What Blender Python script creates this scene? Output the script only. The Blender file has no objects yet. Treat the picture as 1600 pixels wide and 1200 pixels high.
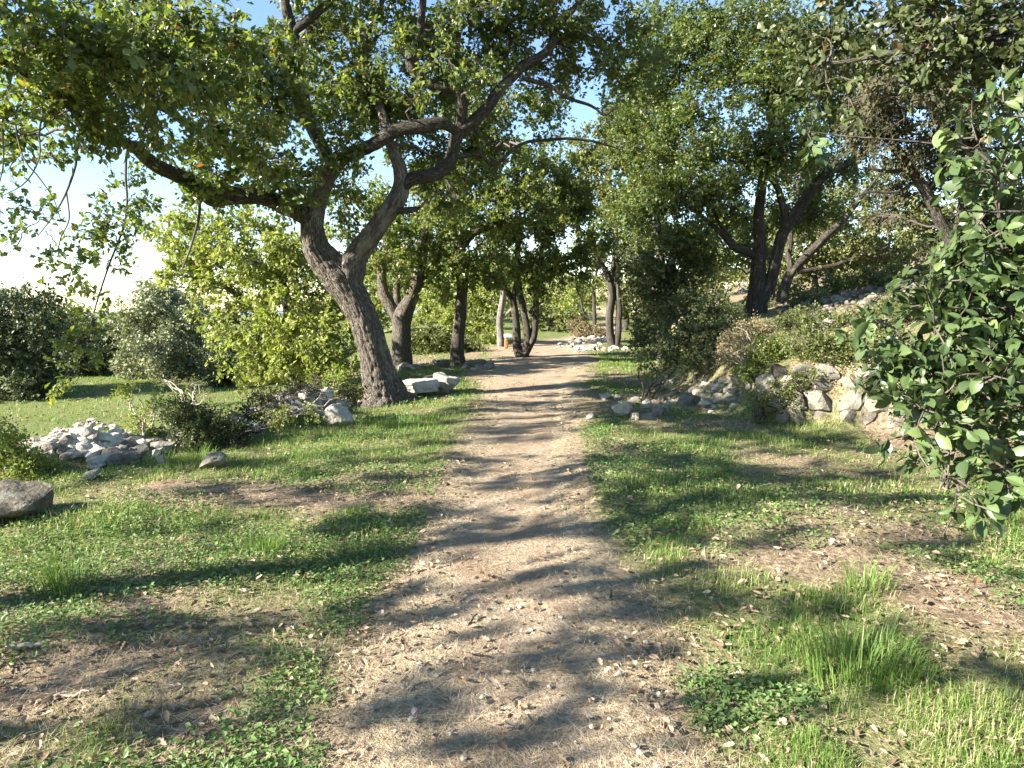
import bpy, math, random
import numpy as np
from mathutils import Matrix, Vector

rng = np.random.default_rng(7)
random.seed(7)
sc = bpy.context.scene
COL = sc.collection

# ------------------------------------------------------------------ camera
F = 1109.0                      # focal length in pixels of a 1600 px wide frame
EYE = 1.6
PITCH = math.atan((600 - 470) / F)
cam_d = bpy.data.cameras.new('camera')
cam = bpy.data.objects.new('camera', cam_d)
COL.objects.link(cam)
cam.location = (0, 0, EYE)
cam.rotation_euler = (math.pi / 2 - PITCH, 0, 0)
cam_d.sensor_width = 36.0
cam_d.lens = 36.0 * F / 1600.0
cam_d.clip_start = 0.05
cam_d.clip_end = 6000
sc.camera = cam

# ------------------------------------------------------------------ light
SUN_EL = math.radians(27)
LIGHT_AZ = math.radians(67)      # direction the light travels, clockwise from +Y
world = bpy.data.worlds.new('World')
sc.world = world
world.use_nodes = True
nt = world.node_tree
sky = nt.nodes.new('ShaderNodeTexSky')
sky.sky_type = 'NISHITA'
sky.sun_disc = False
sky.sun_elevation = SUN_EL
sky.sun_rotation = LIGHT_AZ + math.pi
sky.air_density = 1.0
sky.dust_density = 0.0
sky.ozone_density = 2.5
nt.links.new(sky.outputs[0], nt.nodes['Background'].inputs[0])
nt.nodes['Background'].inputs[1].default_value = 0.068
sun_d = bpy.data.lights.new('sun', 'SUN')
sun_d.energy = 5.0
sun_d.angle = math.radians(0.53)
sun_d.color = (1.0, 0.94, 0.86)
sun = bpy.data.objects.new('sun', sun_d)
COL.objects.link(sun)
LDIR = Vector((math.sin(LIGHT_AZ) * math.cos(SUN_EL), math.cos(LIGHT_AZ) * math.cos(SUN_EL), -math.sin(SUN_EL)))
sun.rotation_euler = LDIR.to_track_quat('-Z', 'Y').to_euler()
sun.location = (-20, -10, 25)
sc.view_settings.view_transform = 'Standard'
sc.view_settings.look = 'None'
sc.view_settings.exposure = 2.25
sc.view_settings.gamma = 1.0
sc.view_settings.use_curve_mapping = False
sc.render.engine = 'CYCLES'
sc.cycles.max_bounces = 6
sc.cycles.diffuse_bounces = 3
sc.cycles.glossy_bounces = 2
sc.cycles.transmission_bounces = 4
sc.cycles.transparent_max_bounces = 4
sc.cycles.caustics_reflective = False
sc.cycles.caustics_refractive = False
sc.cycles.use_denoising = True
sc.cycles.sample_clamp_indirect = 4.0

# ------------------------------------------------------------------ helpers
def tag(o, label=None, cat=None, group=None, kind=None):
    if label: o['label'] = label
    if cat: o['category'] = cat
    if group: o['group'] = group
    if kind: o['kind'] = kind
    return o

def empty(name, loc=(0, 0, 0)):
    o = bpy.data.objects.new(name, None)
    o.empty_display_size = 0.2
    COL.objects.link(o)
    o.location = loc
    return o

def np_mesh(name, V, faces, mat=None, attrs=None, vattrs=None, smooth=True):
    """faces: list of int arrays (n,3) or (n,4)."""
    me = bpy.data.meshes.new(name)
    V = np.ascontiguousarray(V, dtype=np.float32)
    me.vertices.add(len(V))
    me.vertices.foreach_set('co', V.ravel())
    if isinstance(faces, np.ndarray): faces = [faces]
    faces = [f for f in faces if len(f)]
    idx = np.concatenate([f.ravel() for f in faces]).astype(np.int32)
    tot = np.concatenate([np.full(len(f), f.shape[1], np.int32) for f in faces])
    start = np.concatenate([[0], np.cumsum(tot)[:-1]]).astype(np.int32)
    me.loops.add(len(idx))
    me.loops.foreach_set('vertex_index', idx)
    me.polygons.add(len(tot))
    me.polygons.foreach_set('loop_start', start)
    me.polygons.foreach_set('use_smooth', np.full(len(tot), smooth, dtype=bool))
    me.update(calc_edges=True)
    for k, a in (attrs or {}).items():
        at = me.attributes.new(k, 'FLOAT', 'POINT')
        at.data.foreach_set('value', np.ascontiguousarray(a, dtype=np.float32))
    for k, a in (vattrs or {}).items():
        at = me.attributes.new(k, 'FLOAT_VECTOR', 'POINT')
        at.data.foreach_set('vector', np.ascontiguousarray(a, dtype=np.float32).ravel())
    if mat: me.materials.append(mat)
    return me

def link(name, me, parent=None, loc=None):
    o = bpy.data.objects.new(name, me)
    COL.objects.link(o)
    if parent is not None:
        o.parent = parent
        o.matrix_parent_inverse = Matrix.Translation(-Vector(parent.location))
    if loc is not None: o.location = loc
    return o

def nrm(a):
    return a / np.maximum(np.linalg.norm(a, axis=-1, keepdims=True), 1e-9)

def smooth(t):
    t = np.clip(t, 0, 1)
    return t * t * (3 - 2 * t)

def _hash(ix, iy, iz, s):
    h = (ix.astype(np.int64) * 374761393 + iy.astype(np.int64) * 668265263 + iz.astype(np.int64) * 2147483647 + s * 974711) & 0xffffffff
    h = ((h ^ (h >> 13)) * 1274126177) & 0xffffffff
    h = (h ^ (h >> 16)) & 0xffff
    return h / 65535.0

def noise3(p, s=0):
    p = np.asarray(p, dtype=np.float64)
    i = np.floor(p).astype(np.int64); f = p - i; f = f * f * (3 - 2 * f)
    out = 0
    for dx in (0, 1):
        for dy in (0, 1):
            for dz in (0, 1):
                w = (f[..., 0] if dx else 1 - f[..., 0]) * (f[..., 1] if dy else 1 - f[..., 1]) * (f[..., 2] if dz else 1 - f[..., 2])
                out = out + w * _hash(i[..., 0] + dx, i[..., 1] + dy, i[..., 2] + dz, s)
    return out

def noise2(x, y, s=0):
    x = np.asarray(x, dtype=np.float64); y = np.asarray(y, dtype=np.float64)
    i = np.floor(x).astype(np.int64); j = np.floor(y).astype(np.int64)
    u = x - i; v = y - j; u = u * u * (3 - 2 * u); v = v * v * (3 - 2 * v)
    z = np.zeros_like(i)
    a = _hash(i, j, z, s); b = _hash(i + 1, j, z, s); c = _hash(i, j + 1, z, s); d = _hash(i + 1, j + 1, z, s)
    return (a * (1 - u) + b * u) * (1 - v) + (c * (1 - u) + d * u) * v

def fbm2(x, y, s=0, o=3):
    t = 0; a = .5; n = 0
    for k in range(o):
        t = t + a * noise2(x * 2 ** k, y * 2 ** k, s + k); n += a; a *= .5
    return t / n

# pixel of the 1600x1200 frame at a given distance along Y -> point in the place
CT, ST = math.cos(PITCH), math.sin(PITCH)
def P(px, py, Y):
    u = (px - 800) / F; v = (600 - py) / F
    d = np.array([u, CT + ST * v, -ST + CT * v])
    return np.array([0, 0, EYE]) + d * (Y / d[1])

def project(p):
    q = np.asarray(p) - np.array([0, 0, EYE])
    dep = q[..., 1] * CT - q[..., 2] * ST
    up = q[..., 1] * ST + q[..., 2] * CT
    dd = np.maximum(dep, 1e-3)
    return 800 + q[..., 0] / dd * F, 600 - up / dd * F, dep

# ------------------------------------------------------------------ terrain
_pty = [-30, 0, 2.5, 5.4, 9.9, 14, 17, 20, 24, 30, 40, 60, 90]
_ptx = [-1.5, 0.0, 0.02, 0.0, 0.22, 0.35, 0.5, 0.9, 0.8, 3.4, 6.0, 6.0, 5]
_pth = [.62, .58, .56, .53, .56, .9, 1.25, 1.45, 1.6, .9, .5, .4, .4]
def path_x(y): return np.interp(y, _pty, _ptx)
def path_h(y): return np.interp(y, _pty, _pth)
_ley = [-30, 0, 4, 7, 10, 12, 18, 30, 60, 200]
_lex = [-9, -8, -6.8, -5.4, -4.2, -3.7, -4.6, -6, -9, -12]
_rby = [-30, 4, 8.3, 8.9, 9.4, 10.5, 13, 18, 22, 30, 45, 90]
_rbx = [9, 6.6, 5.6, 4.4, 3.1, 2.55, 2.45, 3.2, 4.8, 6.4, 8.5, 12]
def height(x, y):
    x = np.asarray(x, dtype=np.float64); y = np.asarray(y, dtype=np.float64)
    dl = np.interp(y, _ley, _lex) - x
    z = -1.45 * smooth((dl + .6) / 3.2) - 0.12 * smooth((dl + 4) / 4)
    db = np.maximum(x - np.interp(y, _rby, _rbx), 0)
    w = np.interp(y, [7, 8.8, 9.8, 12], [1.8, .55, .6, 1.7])
    bank = 0.68 * smooth(db / w) + np.where(db > .3, 6.5 * (1 - np.exp(-(db - .3) * .25 / 6.5)), 0)
    z = z + bank
    z = z + .24 * np.exp(-((dl + .45) / .55) ** 2) * smooth((y - 5.5) / 1.5) * smooth((13 - y) / 2) * (.6 + .8 * noise2(y * 1.1, x * .4, 14))
    far = smooth((y - 23) / 45) * 1.7 * smooth((x + 11) / 8)
    z = z + far
    z = z - 22 * smooth((np.hypot(x, y) - 90) / 600) * smooth((60 - x) / 100)
    pd = np.abs(x - path_x(y)) / np.maximum(path_h(y), .1)
    offp = smooth((pd - .7) / .9)
    z = z + (fbm2(x * .5, y * .5, 3) - .5) * .22 * offp + (fbm2(x * 2.4, y * 2.4, 9) - .5) * .07 * (.5 + .5 * offp)
    z = z - .025 * (1 - smooth(pd))
    return z

def ground(px, py):
    """Where the ray through a pixel meets the terrain."""
    u = (px - 800) / F; v = (600 - py) / F
    d = np.array([u, CT + ST * v, -ST + CT * v]); o = np.array([0, 0, EYE])
    t = np.concatenate([np.arange(1.2, 40, .02), np.arange(40, 200, .2)])
    q = o + d * t[:, None]
    hit = np.nonzero(q[:, 2] < height(q[:, 0], q[:, 1]))[0]
    k = hit[0] if len(hit) else len(t) - 1
    return q[k]

def at_depth(px, Y):
    x = (px - 800) / F * Y * 1.0
    return np.array([x, Y, float(height(x, Y))])

# ------------------------------------------------------------------ materials
class NT:
    def __init__(s, name):
        s.m = bpy.data.materials.new(name); s.m.use_nodes = True
        s.t = s.m.node_tree; s.t.nodes.clear()
        s.out = s.n('ShaderNodeOutputMaterial')
    def n(s, typ, **kw):
        nd = s.t.nodes.new(typ)
        for k, v in kw.items(): setattr(nd, k, v)
        return nd
    def l(s, a, b): s.t.links.new(a, b)
    def noise(s, scale, detail=4, rough=.55, vec=None, dist=0):
        nd = s.n('ShaderNodeTexNoise'); nd.inputs['Scale'].default_value = scale; nd.inputs['Detail'].default_value = detail
        nd.inputs['Roughness'].default_value = rough; nd.inputs['Distortion'].default_value = dist
        if vec is not None: s.l(vec, nd.inputs['Vector'])
        return nd.outputs['Fac']
    def ramp(s, fac, stops, interp='LINEAR'):
        nd = s.n('ShaderNodeValToRGB'); cr = nd.color_ramp; cr.interpolation = interp
        while len(cr.elements) < len(stops): cr.elements.new(.5)
        for e, (p, c) in zip(cr.elements, stops):
            e.position = p; e.color = (*c, 1) if len(c) == 3 else c
        s.l(fac, nd.inputs[0]); return nd.outputs[0]
    def mix(s, fac, a, b, mode='MIX'):
        nd = s.n('ShaderNodeMix', data_type='RGBA', blend_type=mode)
        for sock, val in ((nd.inputs[0], fac), (nd.inputs[6], a), (nd.inputs[7], b)):
            if hasattr(val, 'is_output'): s.l(val, sock)
            elif isinstance(val, (int, float)): sock.default_value = val
            else: sock.default_value = (*val, 1)
        return nd.outputs[2]
    def math(s, op, a, b=0.0):
        nd = s.n('ShaderNodeMath', operation=op)
        for sock, val in ((nd.inputs[0], a), (nd.inputs[1], b)):
            if hasattr(val, 'is_output'): s.l(val, sock)
            else: sock.default_value = val
        return nd.outputs[0]
    def attr(s, name, out='Fac'):
        nd = s.n('ShaderNodeAttribute'); nd.attribute_name = name
        return nd.outputs[out]
    def bump(s, h, strength=.5, dist=.02):
        nd = s.n('ShaderNodeBump'); nd.inputs['Strength'].default_value = strength; nd.inputs['Distance'].default_value = dist
        s.l(h, nd.inputs['Height']); return nd.outputs[0]
    def finish(s, color, rough=.9, normal=None, spec=.2):
        b = s.n('ShaderNodeBsdfPrincipled')
        if hasattr(color, 'is_output'): s.l(color, b.inputs['Base Color'])
        else: b.inputs['Base Color'].default_value = (*color, 1)
        if hasattr(rough, 'is_output'): s.l(rough, b.inputs['Roughness'])
        else: b.inputs['Roughness'].default_value = rough
        b.inputs['Specular IOR Level'].default_value = spec
        if normal is not None: s.l(normal, b.inputs['Normal'])
        s.l(b.outputs[0], s.out.inputs[0])
        return s.m

def leaf_mat(name, stops, trans=.4, rough=.45, spec=.35, tgain=(1.25, 1.2, .6)):
    t = NT(name)
    col = t.ramp(t.attr('tint'), stops)
    b = t.n('ShaderNodeBsdfPrincipled'); b.inputs['Roughness'].default_value = rough; b.inputs['Specular IOR Level'].default_value = spec
    t.l(col, b.inputs['Base Color'])
    tr = t.n('ShaderNodeBsdfTranslucent')
    t.l(t.mix(1.0, col, tgain, 'MULTIPLY'), tr.inputs[0])
    mx = t.n('ShaderNodeMixShader'); mx.inputs[0].default_value = trans
    t.l(b.outputs[0], mx.inputs[1]); t.l(tr.outputs[0], mx.inputs[2]); t.l(mx.outputs[0], t.out.inputs[0])
    return t.m

M = {}
M['oak'] = leaf_mat('oak_leaf', [(0, (.048, .076, .024)), (.45, (.105, .143, .042)), (.8, (.19, .218, .068)), (.95, (.29, .275, .08)), (.975, (.30, .14, .04)), (1, (.24, .08, .03))], .5, .38, .5, (1.35, 1.4, .5))
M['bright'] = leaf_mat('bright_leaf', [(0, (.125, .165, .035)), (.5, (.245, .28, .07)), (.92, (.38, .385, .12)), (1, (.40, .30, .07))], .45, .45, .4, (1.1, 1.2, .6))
M['olive'] = leaf_mat('olive_leaf', [(0, (.07, .09, .03)), (.5, (.14, .16, .05)), (.9, (.24, .25, .08)), (1, (.30, .24, .09))], .35)
M['holm'] = leaf_mat('holm_leaf', [(0, (.045, .06, .03)), (.5, (.09, .11, .05)), (1, (.17, .19, .10))], .15, .5, .3)
M['holmgrey'] = leaf_mat('grey_holm_leaf', [(0, (.11, .13, .07)), (.5, (.20, .22, .12)), (1, (.31, .33, .2))], .15, .5, .3)
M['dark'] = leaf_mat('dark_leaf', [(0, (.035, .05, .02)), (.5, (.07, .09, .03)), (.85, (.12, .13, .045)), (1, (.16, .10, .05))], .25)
M['tawny'] = leaf_mat('tawny_leaf', [(0, (.14, .11, .055)), (.5, (.26, .215, .115)), (1, (.42, .37, .23))], .25, .7, .1, (1, 1, .8))
M['brown'] = leaf_mat('withered_leaf', [(0, (.045, .048, .026)), (.5, (.078, .08, .042)), (.8, (.11, .105, .052)), (1, (.15, .11, .06))], .25, .7, .1)
M['near'] = leaf_mat('evergreen_leaf', [(0, (.035, .06, .024)), (.5, (.065, .10, .034)), (.9, (.12, .17, .055)), (1, (.14, .18, .06))], .2, .4, .4, (1.2, 1.35, .5))
M['grass'] = leaf_mat('grass_blade', [(0, (.06, .12, .025)), (.5, (.13, .22, .045)), (.8, (.22, .30, .075)), (.92, (.36, .36, .15)), (1, (.52, .45, .27))], .35, .55, .2)
M['cover'] = leaf_mat('ground_cover_leaf', [(0, (.06, .115, .03)), (.5, (.12, .20, .055)), (1, (.24, .31, .11))], .3, .5, .3)
M['straw'] = leaf_mat('straw', [(0, (.32, .24, .13)), (.5, (.48, .38, .23)), (1, (.62, .53, .36))], .2, .7, .1, (1, 1, 1))
M['litter'] = leaf_mat('dry_leaf', [(0, (.13, .085, .05)), (.35, (.28, .20, .125)), (.7, (.38, .285, .185)), (1, (.46, .37, .26))], .15, .75, .15, (1, .9, .8))

def bark(name, a, b, c, sc_=1.0, lich=.35):
    t = NT(name); v = t.attr('bco', 'Vector')
    n1 = t.noise(30 * sc_, 5, .65, v, .6)
    vo = t.n('ShaderNodeTexVoronoi', feature='DISTANCE_TO_EDGE'); vo.inputs['Scale'].default_value = 38 * sc_
    t.l(v, vo.inputs['Vector'])
    ed = t.ramp(vo.outputs['Distance'], [(0, (0, 0, 0)), (.16, (1, 1, 1))])
    col = t.ramp(n1, [(.3, a), (.55, b), (.75, c)])
    col = t.mix(t.math('MULTIPLY', t.math('SUBTRACT', 1.0, ed), .55), col, tuple(x * .45 for x in a))
    lc = t.ramp(t.noise(5 * sc_, 4, .6), [(.56, (0, 0, 0)), (.66, (1, 1, 1))])
    col = t.mix(t.math('MULTIPLY', lc, lich), col, (.42, .42, .34))
    h = t.math('ADD', t.math('MULTIPLY', ed, .6), t.math('MULTIPLY', n1, .6))
    return t.finish(col, .95, t.bump(h, .9, .025), .1)
M['bark_oak'] = bark('bark_oak', (.06, .05, .039), (.15, .128, .10), (.27, .24, .195), 1.0, .25)
M['bark_limb'] = bark('bark_limb', (.035, .03, .024), (.085, .072, .056), (.17, .15, .12), 1.2, .2)
M['bark_thin'] = bark('bark_thin', (.05, .04, .032), (.11, .095, .075), (.2, .18, .15), 1.6, .25)
M['bark_pale'] = bark('bark_pale', (.15, .13, .11), (.26, .24, .2), (.38, .36, .32), 1.4, .5)
t = NT('twig'); M['twig'] = t.finish(t.ramp(t.noise(14, 3), [(.3, (.055, .042, .032)), (.7, (.15, .125, .10))]), .9)
t = NT('dry_twig'); M['drytwig'] = t.finish(t.ramp(t.noise(14, 3), [(.3, (.30, .24, .18)), (.7, (.48, .42, .34))]), .9)

def stone_mat(name, a, b, c, lich):
    t = NT(name)
    oi = t.n('ShaderNodeObjectInfo').outputs['Random']
    g = t.n('ShaderNodeNewGeometry').outputs['Position']
    n1 = t.noise(7, 6, .65, g); n2 = t.noise(38, 4, .6, g); n3 = t.noise(3.2, 4, .6, g)
    col = t.ramp(n1, [(.32, a), (.55, b), (.75, c)])
    col = t.mix(t.math('MULTIPLY', t.ramp(n2, [(.35, (1, 1, 1)), (.55, (0, 0, 0))]), .35), col, tuple(x * .45 for x in a))
    col = t.mix(t.math('MULTIPLY', t.ramp(n3, [(.52, (0, 0, 0)), (.62, (1, 1, 1))]), lich), col, (.16, .155, .12))
    br = t.math('ADD', .72, t.math('MULTIPLY', oi, .5))
    cb = t.n('ShaderNodeCombineColor')
    for k in range(3): t.l(br, cb.inputs[k])
    col = t.mix(1.0, col, cb.outputs[0], 'MULTIPLY')
    h = t.math('ADD', n1, t.math('MULTIPLY', n2, .4))
    return t.finish(col, .93, t.bump(h, .8, .03), .15)
M['stone'] = stone_mat('limestone', (.28, .24, .18), (.42, .37, .29), (.54, .49, .395), .6)
M['stone_dark'] = stone_mat('lichened_shaded_limestone', (.045, .04, .03), (.115, .098, .072), (.28, .25, .19), .8)  # lichen, plus shade put into the dark base colours
M['stone_pale'] = stone_mat('pale_limestone', (.40, .35, .27), (.55, .50, .40), (.66, .61, .51), .3)
M['pebble'] = stone_mat('pebble', (.30, .25, .18), (.42, .36, .28), (.52, .47, .38), 0)
M['stone_grey'] = stone_mat('weathered_limestone', (.13, .112, .085), (.225, .20, .155), (.34, .31, .25), .7)

# ground: soil, dry litter and moss-green tints mixed by noise; the `green` attribute says how grassy the place is
t = NT('ground'); g = t.n('ShaderNodeNewGeometry').outputs['Position']
n1 = t.noise(2.2, 5, .6, g); n2 = t.noise(24, 5, .7, g); n3 = t.noise(90, 3, .6, g)
soil = t.ramp(n2, [(.28, (.085, .06, .04)), (.47, (.21, .155, .10)), (.62, (.36, .28, .185)), (.78, (.50, .41, .29))])
grn = t.ramp(n2, [(.25, (.05, .075, .02)), (.5, (.12, .165, .04)), (.75, (.23, .27, .08))])
fac = t.math('MULTIPLY', t.attr('green'), t.ramp(n1, [(.25, (.35,) * 3), (.6, (1, 1, 1))]))
trod = t.ramp(n2, [(.25, (.15, .107, .068)), (.42, (.305, .238, .15)), (.6, (.475, .39, .258)), (.8, (.605, .525, .37))])
col = t.mix(t.attr('trod'), soil, trod)
col = t.mix(fac, col, grn)
M['ground'] = t.finish(col, .97, t.bump(t.math('ADD', n2, t.math('MULTIPLY', n3, .5)), 1.0, .03), .05)
t = NT('path'); g = t.n('ShaderNodeNewGeometry').outputs['Position']
n1 = t.noise(1.6, 5, .6, g); n2 = t.noise(30, 5, .7, g, .8); n3 = t.noise(120, 3, .6, g)
vo = t.n('ShaderNodeTexVoronoi'); vo.inputs['Scale'].default_value = 46; t.l(g, vo.inputs['Vector'])
col = t.ramp(n2, [(.25, (.15, .107, .068)), (.42, (.29, .22, .148)), (.6, (.45, .36, .25)), (.8, (.58, .495, .365))])
col = t.mix(t.math('MULTIPLY', t.ramp(n1, [(.4, (0, 0, 0)), (.62, (1, 1, 1))]), .6), col, (.24, .165, .10))
peb = t.ramp(vo.outputs['Distance'], [(.12, (1, 1, 1)), (.2, (0, 0, 0))])
sel = t.ramp(vo.outputs['Color'], [(.62, (0, 0, 0)), (.66, (1, 1, 1))])
col = t.mix(t.math('MULTIPLY', t.math('MULTIPLY', peb, sel), .6), col, (.6, .54, .44))
M['path'] = t.finish(col, .96, t.bump(t.math('ADD', n2, t.math('ADD', t.math('MULTIPLY', n3, .5), t.math('MULTIPLY', peb, .3))), .9, .025), .06)
t = NT('far_hill'); M['hill'] = t.finish(t.ramp(t.noise(.012, 5), [(.3, (.15, .20, .20)), (.7, (.20, .25, .25))]), 1)  # blue-green distance haze is put into the hill colour

# ------------------------------------------------------------------ ground sheets
def axis(lo, hi, c0, c1, step, grow):
    a = list(np.arange(c0, c1 + 1e-6, step)); s = step; v = a[-1]
    while v < hi: s *= grow; v += s; a.append(v)
    s = step; v = c0; b = []
    while v > lo: s *= grow; v -= s; b.append(v)
    return np.array(b[::-1] + a)
gx = axis(-900, 900, -5.5, 5.5, .12, 1.09)
gy = axis(-60, 1200, 1.8, 13, .12, 1.07)
X, Y = np.meshgrid(gx, gy)
Z = height(X, Y)
nx, ny = len(gx), len(gy)
ii = np.arange(nx * ny).reshape(ny, nx)
quads = np.stack([ii[:-1, :-1], ii[:-1, 1:], ii[1:, 1:], ii[1:, :-1]], -1).reshape(-1, 4)
def greenness(x, y):
    """How green a spot is, 0 bare to 1 lush."""
    x = np.asarray(x, float); y = np.asarray(y, float)
    pd = (np.abs(x - path_x(y)) - path_h(y) * (1 + .35 * (noise2(y * 1.3, x * 0 + 3, 5) - .5)))
    g = smooth((pd + .02) / .42)
    n = fbm2(x * .85, y * .85, 21, 4)
    pat = smooth((n - .30) / .2)
    field = smooth((np.interp(y, _ley, _lex) - x - 1.2) / 2)
    zone = np.ones_like(g) * .8
    zone = np.maximum(zone, 1.0 * np.exp(-(((x + 1.5) / 1.1) ** 2 + ((y - 9.4) / 1.9) ** 2)))     # lush tongue before the oak
    zone = np.maximum(zone, 1.0 * np.exp(-(((x - 2.0) / 1.2) ** 2 + ((y - 7.6) / 2.2) ** 2)))     # shaded grass below the wall
    zone = np.maximum(zone, 1.0 * np.exp(-(((x - 2.4) / 1.6) ** 2 + ((y - 18) / 3.5) ** 2)))
    zone = np.maximum(zone, .95 * np.exp(-(((x + 2.8) / 1.6) ** 2 + ((y - 5.0) / 1.0) ** 2)))
    bank = smooth((x - np.interp(y, _rby, _rbx)) / .5)
    zone = zone * (1 - (.3 + .45 * smooth((x - np.interp(y, _rby, _rbx) - 2.0) / 1.5)) * bank)
    bare = np.exp(-(((x + 1.6) / 1.5) ** 2 + ((y - 3.2) / .7) ** 2))                              # leaf-strewn strip near the viewer
    zone = zone * (1 - .6 * bare)
    farm = smooth((y - 22) / 6)
    farm = farm * (1 - .8 * bank)
    zone = np.maximum(zone, .9 * farm); pat = np.maximum(pat, farm * .9)
    lush = np.clip((zone - .8) / .2, 0, 1)
    out = g * (pat * zone * (1 - lush) + lush * (.45 + .55 * pat))
    return np.clip(np.maximum(out, field * .95), 0, 1)
gm = np_mesh('ground', np.stack([X, Y, Z], -1).reshape(-1, 3), quads, M['ground'], {'green': greenness(X, Y).ravel(), 'trod': smooth(1.25 - np.abs(X - path_x(Y)) / np.maximum(path_h(Y), .1) * .75 + .5 * (fbm2(X * 1.7, Y * 1.7, 41) - .5)).ravel()})
ground_o = tag(link('ground', gm), 'uneven soil ground with litter under the trees', 'ground', kind='structure')

ys = axis(-20, 44, 1.5, 14, .1, 1.03)
tt = np.linspace(-1, 1, 25)
T, YS = np.meshgrid(tt, ys)
edge = 1 + .22 * (fbm2(YS * 1.4, np.sign(T) * 3.0 + 8, 31) - .5) * 2
XS = path_x(YS) + T * path_h(YS) * edge
ZS = height(XS, YS) + .012 - .028 * smooth((np.abs(T) - .35) / .65)
jj = np.arange(T.size).reshape(T.shape)
pq = np.stack([jj[:-1, :-1], jj[:-1, 1:], jj[1:, 1:], jj[1:, :-1]], -1).reshape(-1, 4)
path_o = tag(link('path', np_mesh('path', np.stack([XS, YS, ZS], -1).reshape(-1, 3), pq, M['path'])), 'trodden tan dirt footpath between the trees', 'path', kind='structure')

a = np.linspace(-1.4, 1.4, 120); rr = np.array([1500, 1900, 2600.])
A, R = np.meshgrid(a, rr)
hz = -60 + np.array([[0], [1], [.4]]) * (28 + 22 * fbm2(A * 4, A * 0 + 1, 77) + 0 * R)
hj = np.arange(A.size).reshape(A.shape)
hq = np.stack([hj[:-1, :-1], hj[:-1, 1:], hj[1:, 1:], hj[1:, :-1]], -1).reshape(-1, 4)
tag(link('hills', np_mesh('hills', np.stack([np.sin(A) * R, np.cos(A) * R, hz], -1).reshape(-1, 3), hq, M['hill'])), 'low ridge in painted blue haze far beyond the field', 'hills', kind='structure')

# ------------------------------------------------------------------ branches and leaves
def tubes(Pp, Rr, S, disp=None):
    """Pp (N,K,3), Rr (N,K) -> verts, quads, bco."""
    N, K, _ = Pp.shape
    tg = np.empty_like(Pp)
    tg[:, 1:-1] = Pp[:, 2:] - Pp[:, :-2]; tg[:, 0] = Pp[:, 1] - Pp[:, 0]; tg[:, -1] = Pp[:, -1] - Pp[:, -2]
    tg = nrm(tg)
    ref = np.where(np.abs(tg[:, 0, 2:3]) > .8, np.array([[1., 0, 0]]), np.array([[0, 0, 1.]]))
    n = nrm(ref - tg[:, 0] * np.sum(ref * tg[:, 0], -1, keepdims=True))
    nn = np.empty_like(Pp)
    for k in range(K):
        n = nrm(n - tg[:, k] * np.sum(n * tg[:, k], -1, keepdims=True)); nn[:, k] = n
    bb = np.cross(tg, nn)
    ang = np.arange(S) * 2 * math.pi / S
    ca, sa = np.cos(ang), np.sin(ang)
    dirs = nn[:, :, None, :] * ca[None, None, :, None] + bb[:, :, None, :] * sa[None, None, :, None]
    seg = np.concatenate([np.zeros((N, 1)), np.cumsum(np.linalg.norm(Pp[:, 1:] - Pp[:, :-1], axis=-1), 1)], 1)
    rmean = Rr
    bco = np.stack([np.broadcast_to(ca, (N, K, S)) * rmean[..., None], np.broadcast_to(sa, (N, K, S)) * rmean[..., None], np.broadcast_to(seg[..., None] * .22, (N, K, S))], -1)
    bco = bco + np.arange(N)[:, None, None, None] * 1.37
    rad = Rr[:, :, None] * np.ones((1, 1, S))
    if disp is not None: rad = rad * (1 + disp(bco, ang, seg))
    V = Pp[:, :, None, :] + dirs * rad[..., None]
    idx = np.arange(N * K * S).reshape(N, K, S)
    q = np.stack([idx[:, :-1], np.roll(idx, -1, 2)[:, :-1], np.roll(idx, -1, 2)[:, 1:], idx[:, 1:]], -1).reshape(-1, 4)
    return V.reshape(-1, 3), q, bco.reshape(-1, 3)

def resample(pts, rad, K):
    """Catmull-Rom through the points."""
    pts = np.asarray(pts, float); rad = np.asarray(rad, float)
    e = np.vstack([2 * pts[0] - pts[1], pts, 2 * pts[-1] - pts[-2]])
    s = np.concatenate([[0], np.cumsum(np.linalg.norm(np.diff(pts, axis=0), axis=1))]); s /= s[-1]
    u = np.linspace(0, 1, K)
    i = np.clip(np.searchsorted(s, u, 'right') - 1, 0, len(pts) - 2)
    f = ((u - s[i]) / (s[i + 1] - s[i]))[:, None]
    p0, p1, p2, p3 = e[i], e[i + 1], e[i + 2], e[i + 3]
    out = .5 * ((2 * p1) + (-p0 + p2) * f + (2 * p0 - 5 * p1 + 4 * p2 - p3) * f ** 2 + (-p0 + 3 * p1 - 3 * p2 + p3) * f ** 3)
    return out, np.interp(u, s, rad)

def fold_leaf(half, z_fold=.22, curl=.12):
    """half: (x, half width) pairs; first and last on the midrib -> verts, quads of a folded leaf blade."""
    h = np.array(half); x = h[:, 0]; w = h[:, 1]
    mid = np.stack([x, 0 * x, -curl * (x - .4) ** 2], -1)
    L = np.stack([x, w, z_fold * w - curl * (x - .4) ** 2], -1)[1:-1]; R = L * [1, -1, 1]
    n = len(x); V = np.vstack([mid, L, R]); l0 = n; r0 = n + len(L); f = []
    for k in range(n - 1):
        a = l0 + k - 1; b = l0 + k; c = r0 + k - 1; d = r0 + k
        if k == 0: f += [(0, 1, b), (0, d, 1)]
        elif k == n - 2: f += [(k, k + 1, a), (k, c, k + 1)]
        else: f += [(k, k + 1, b), (k, b, a), (k, d, k + 1), (k, c, d)]
    return V, np.array(f)

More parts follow.
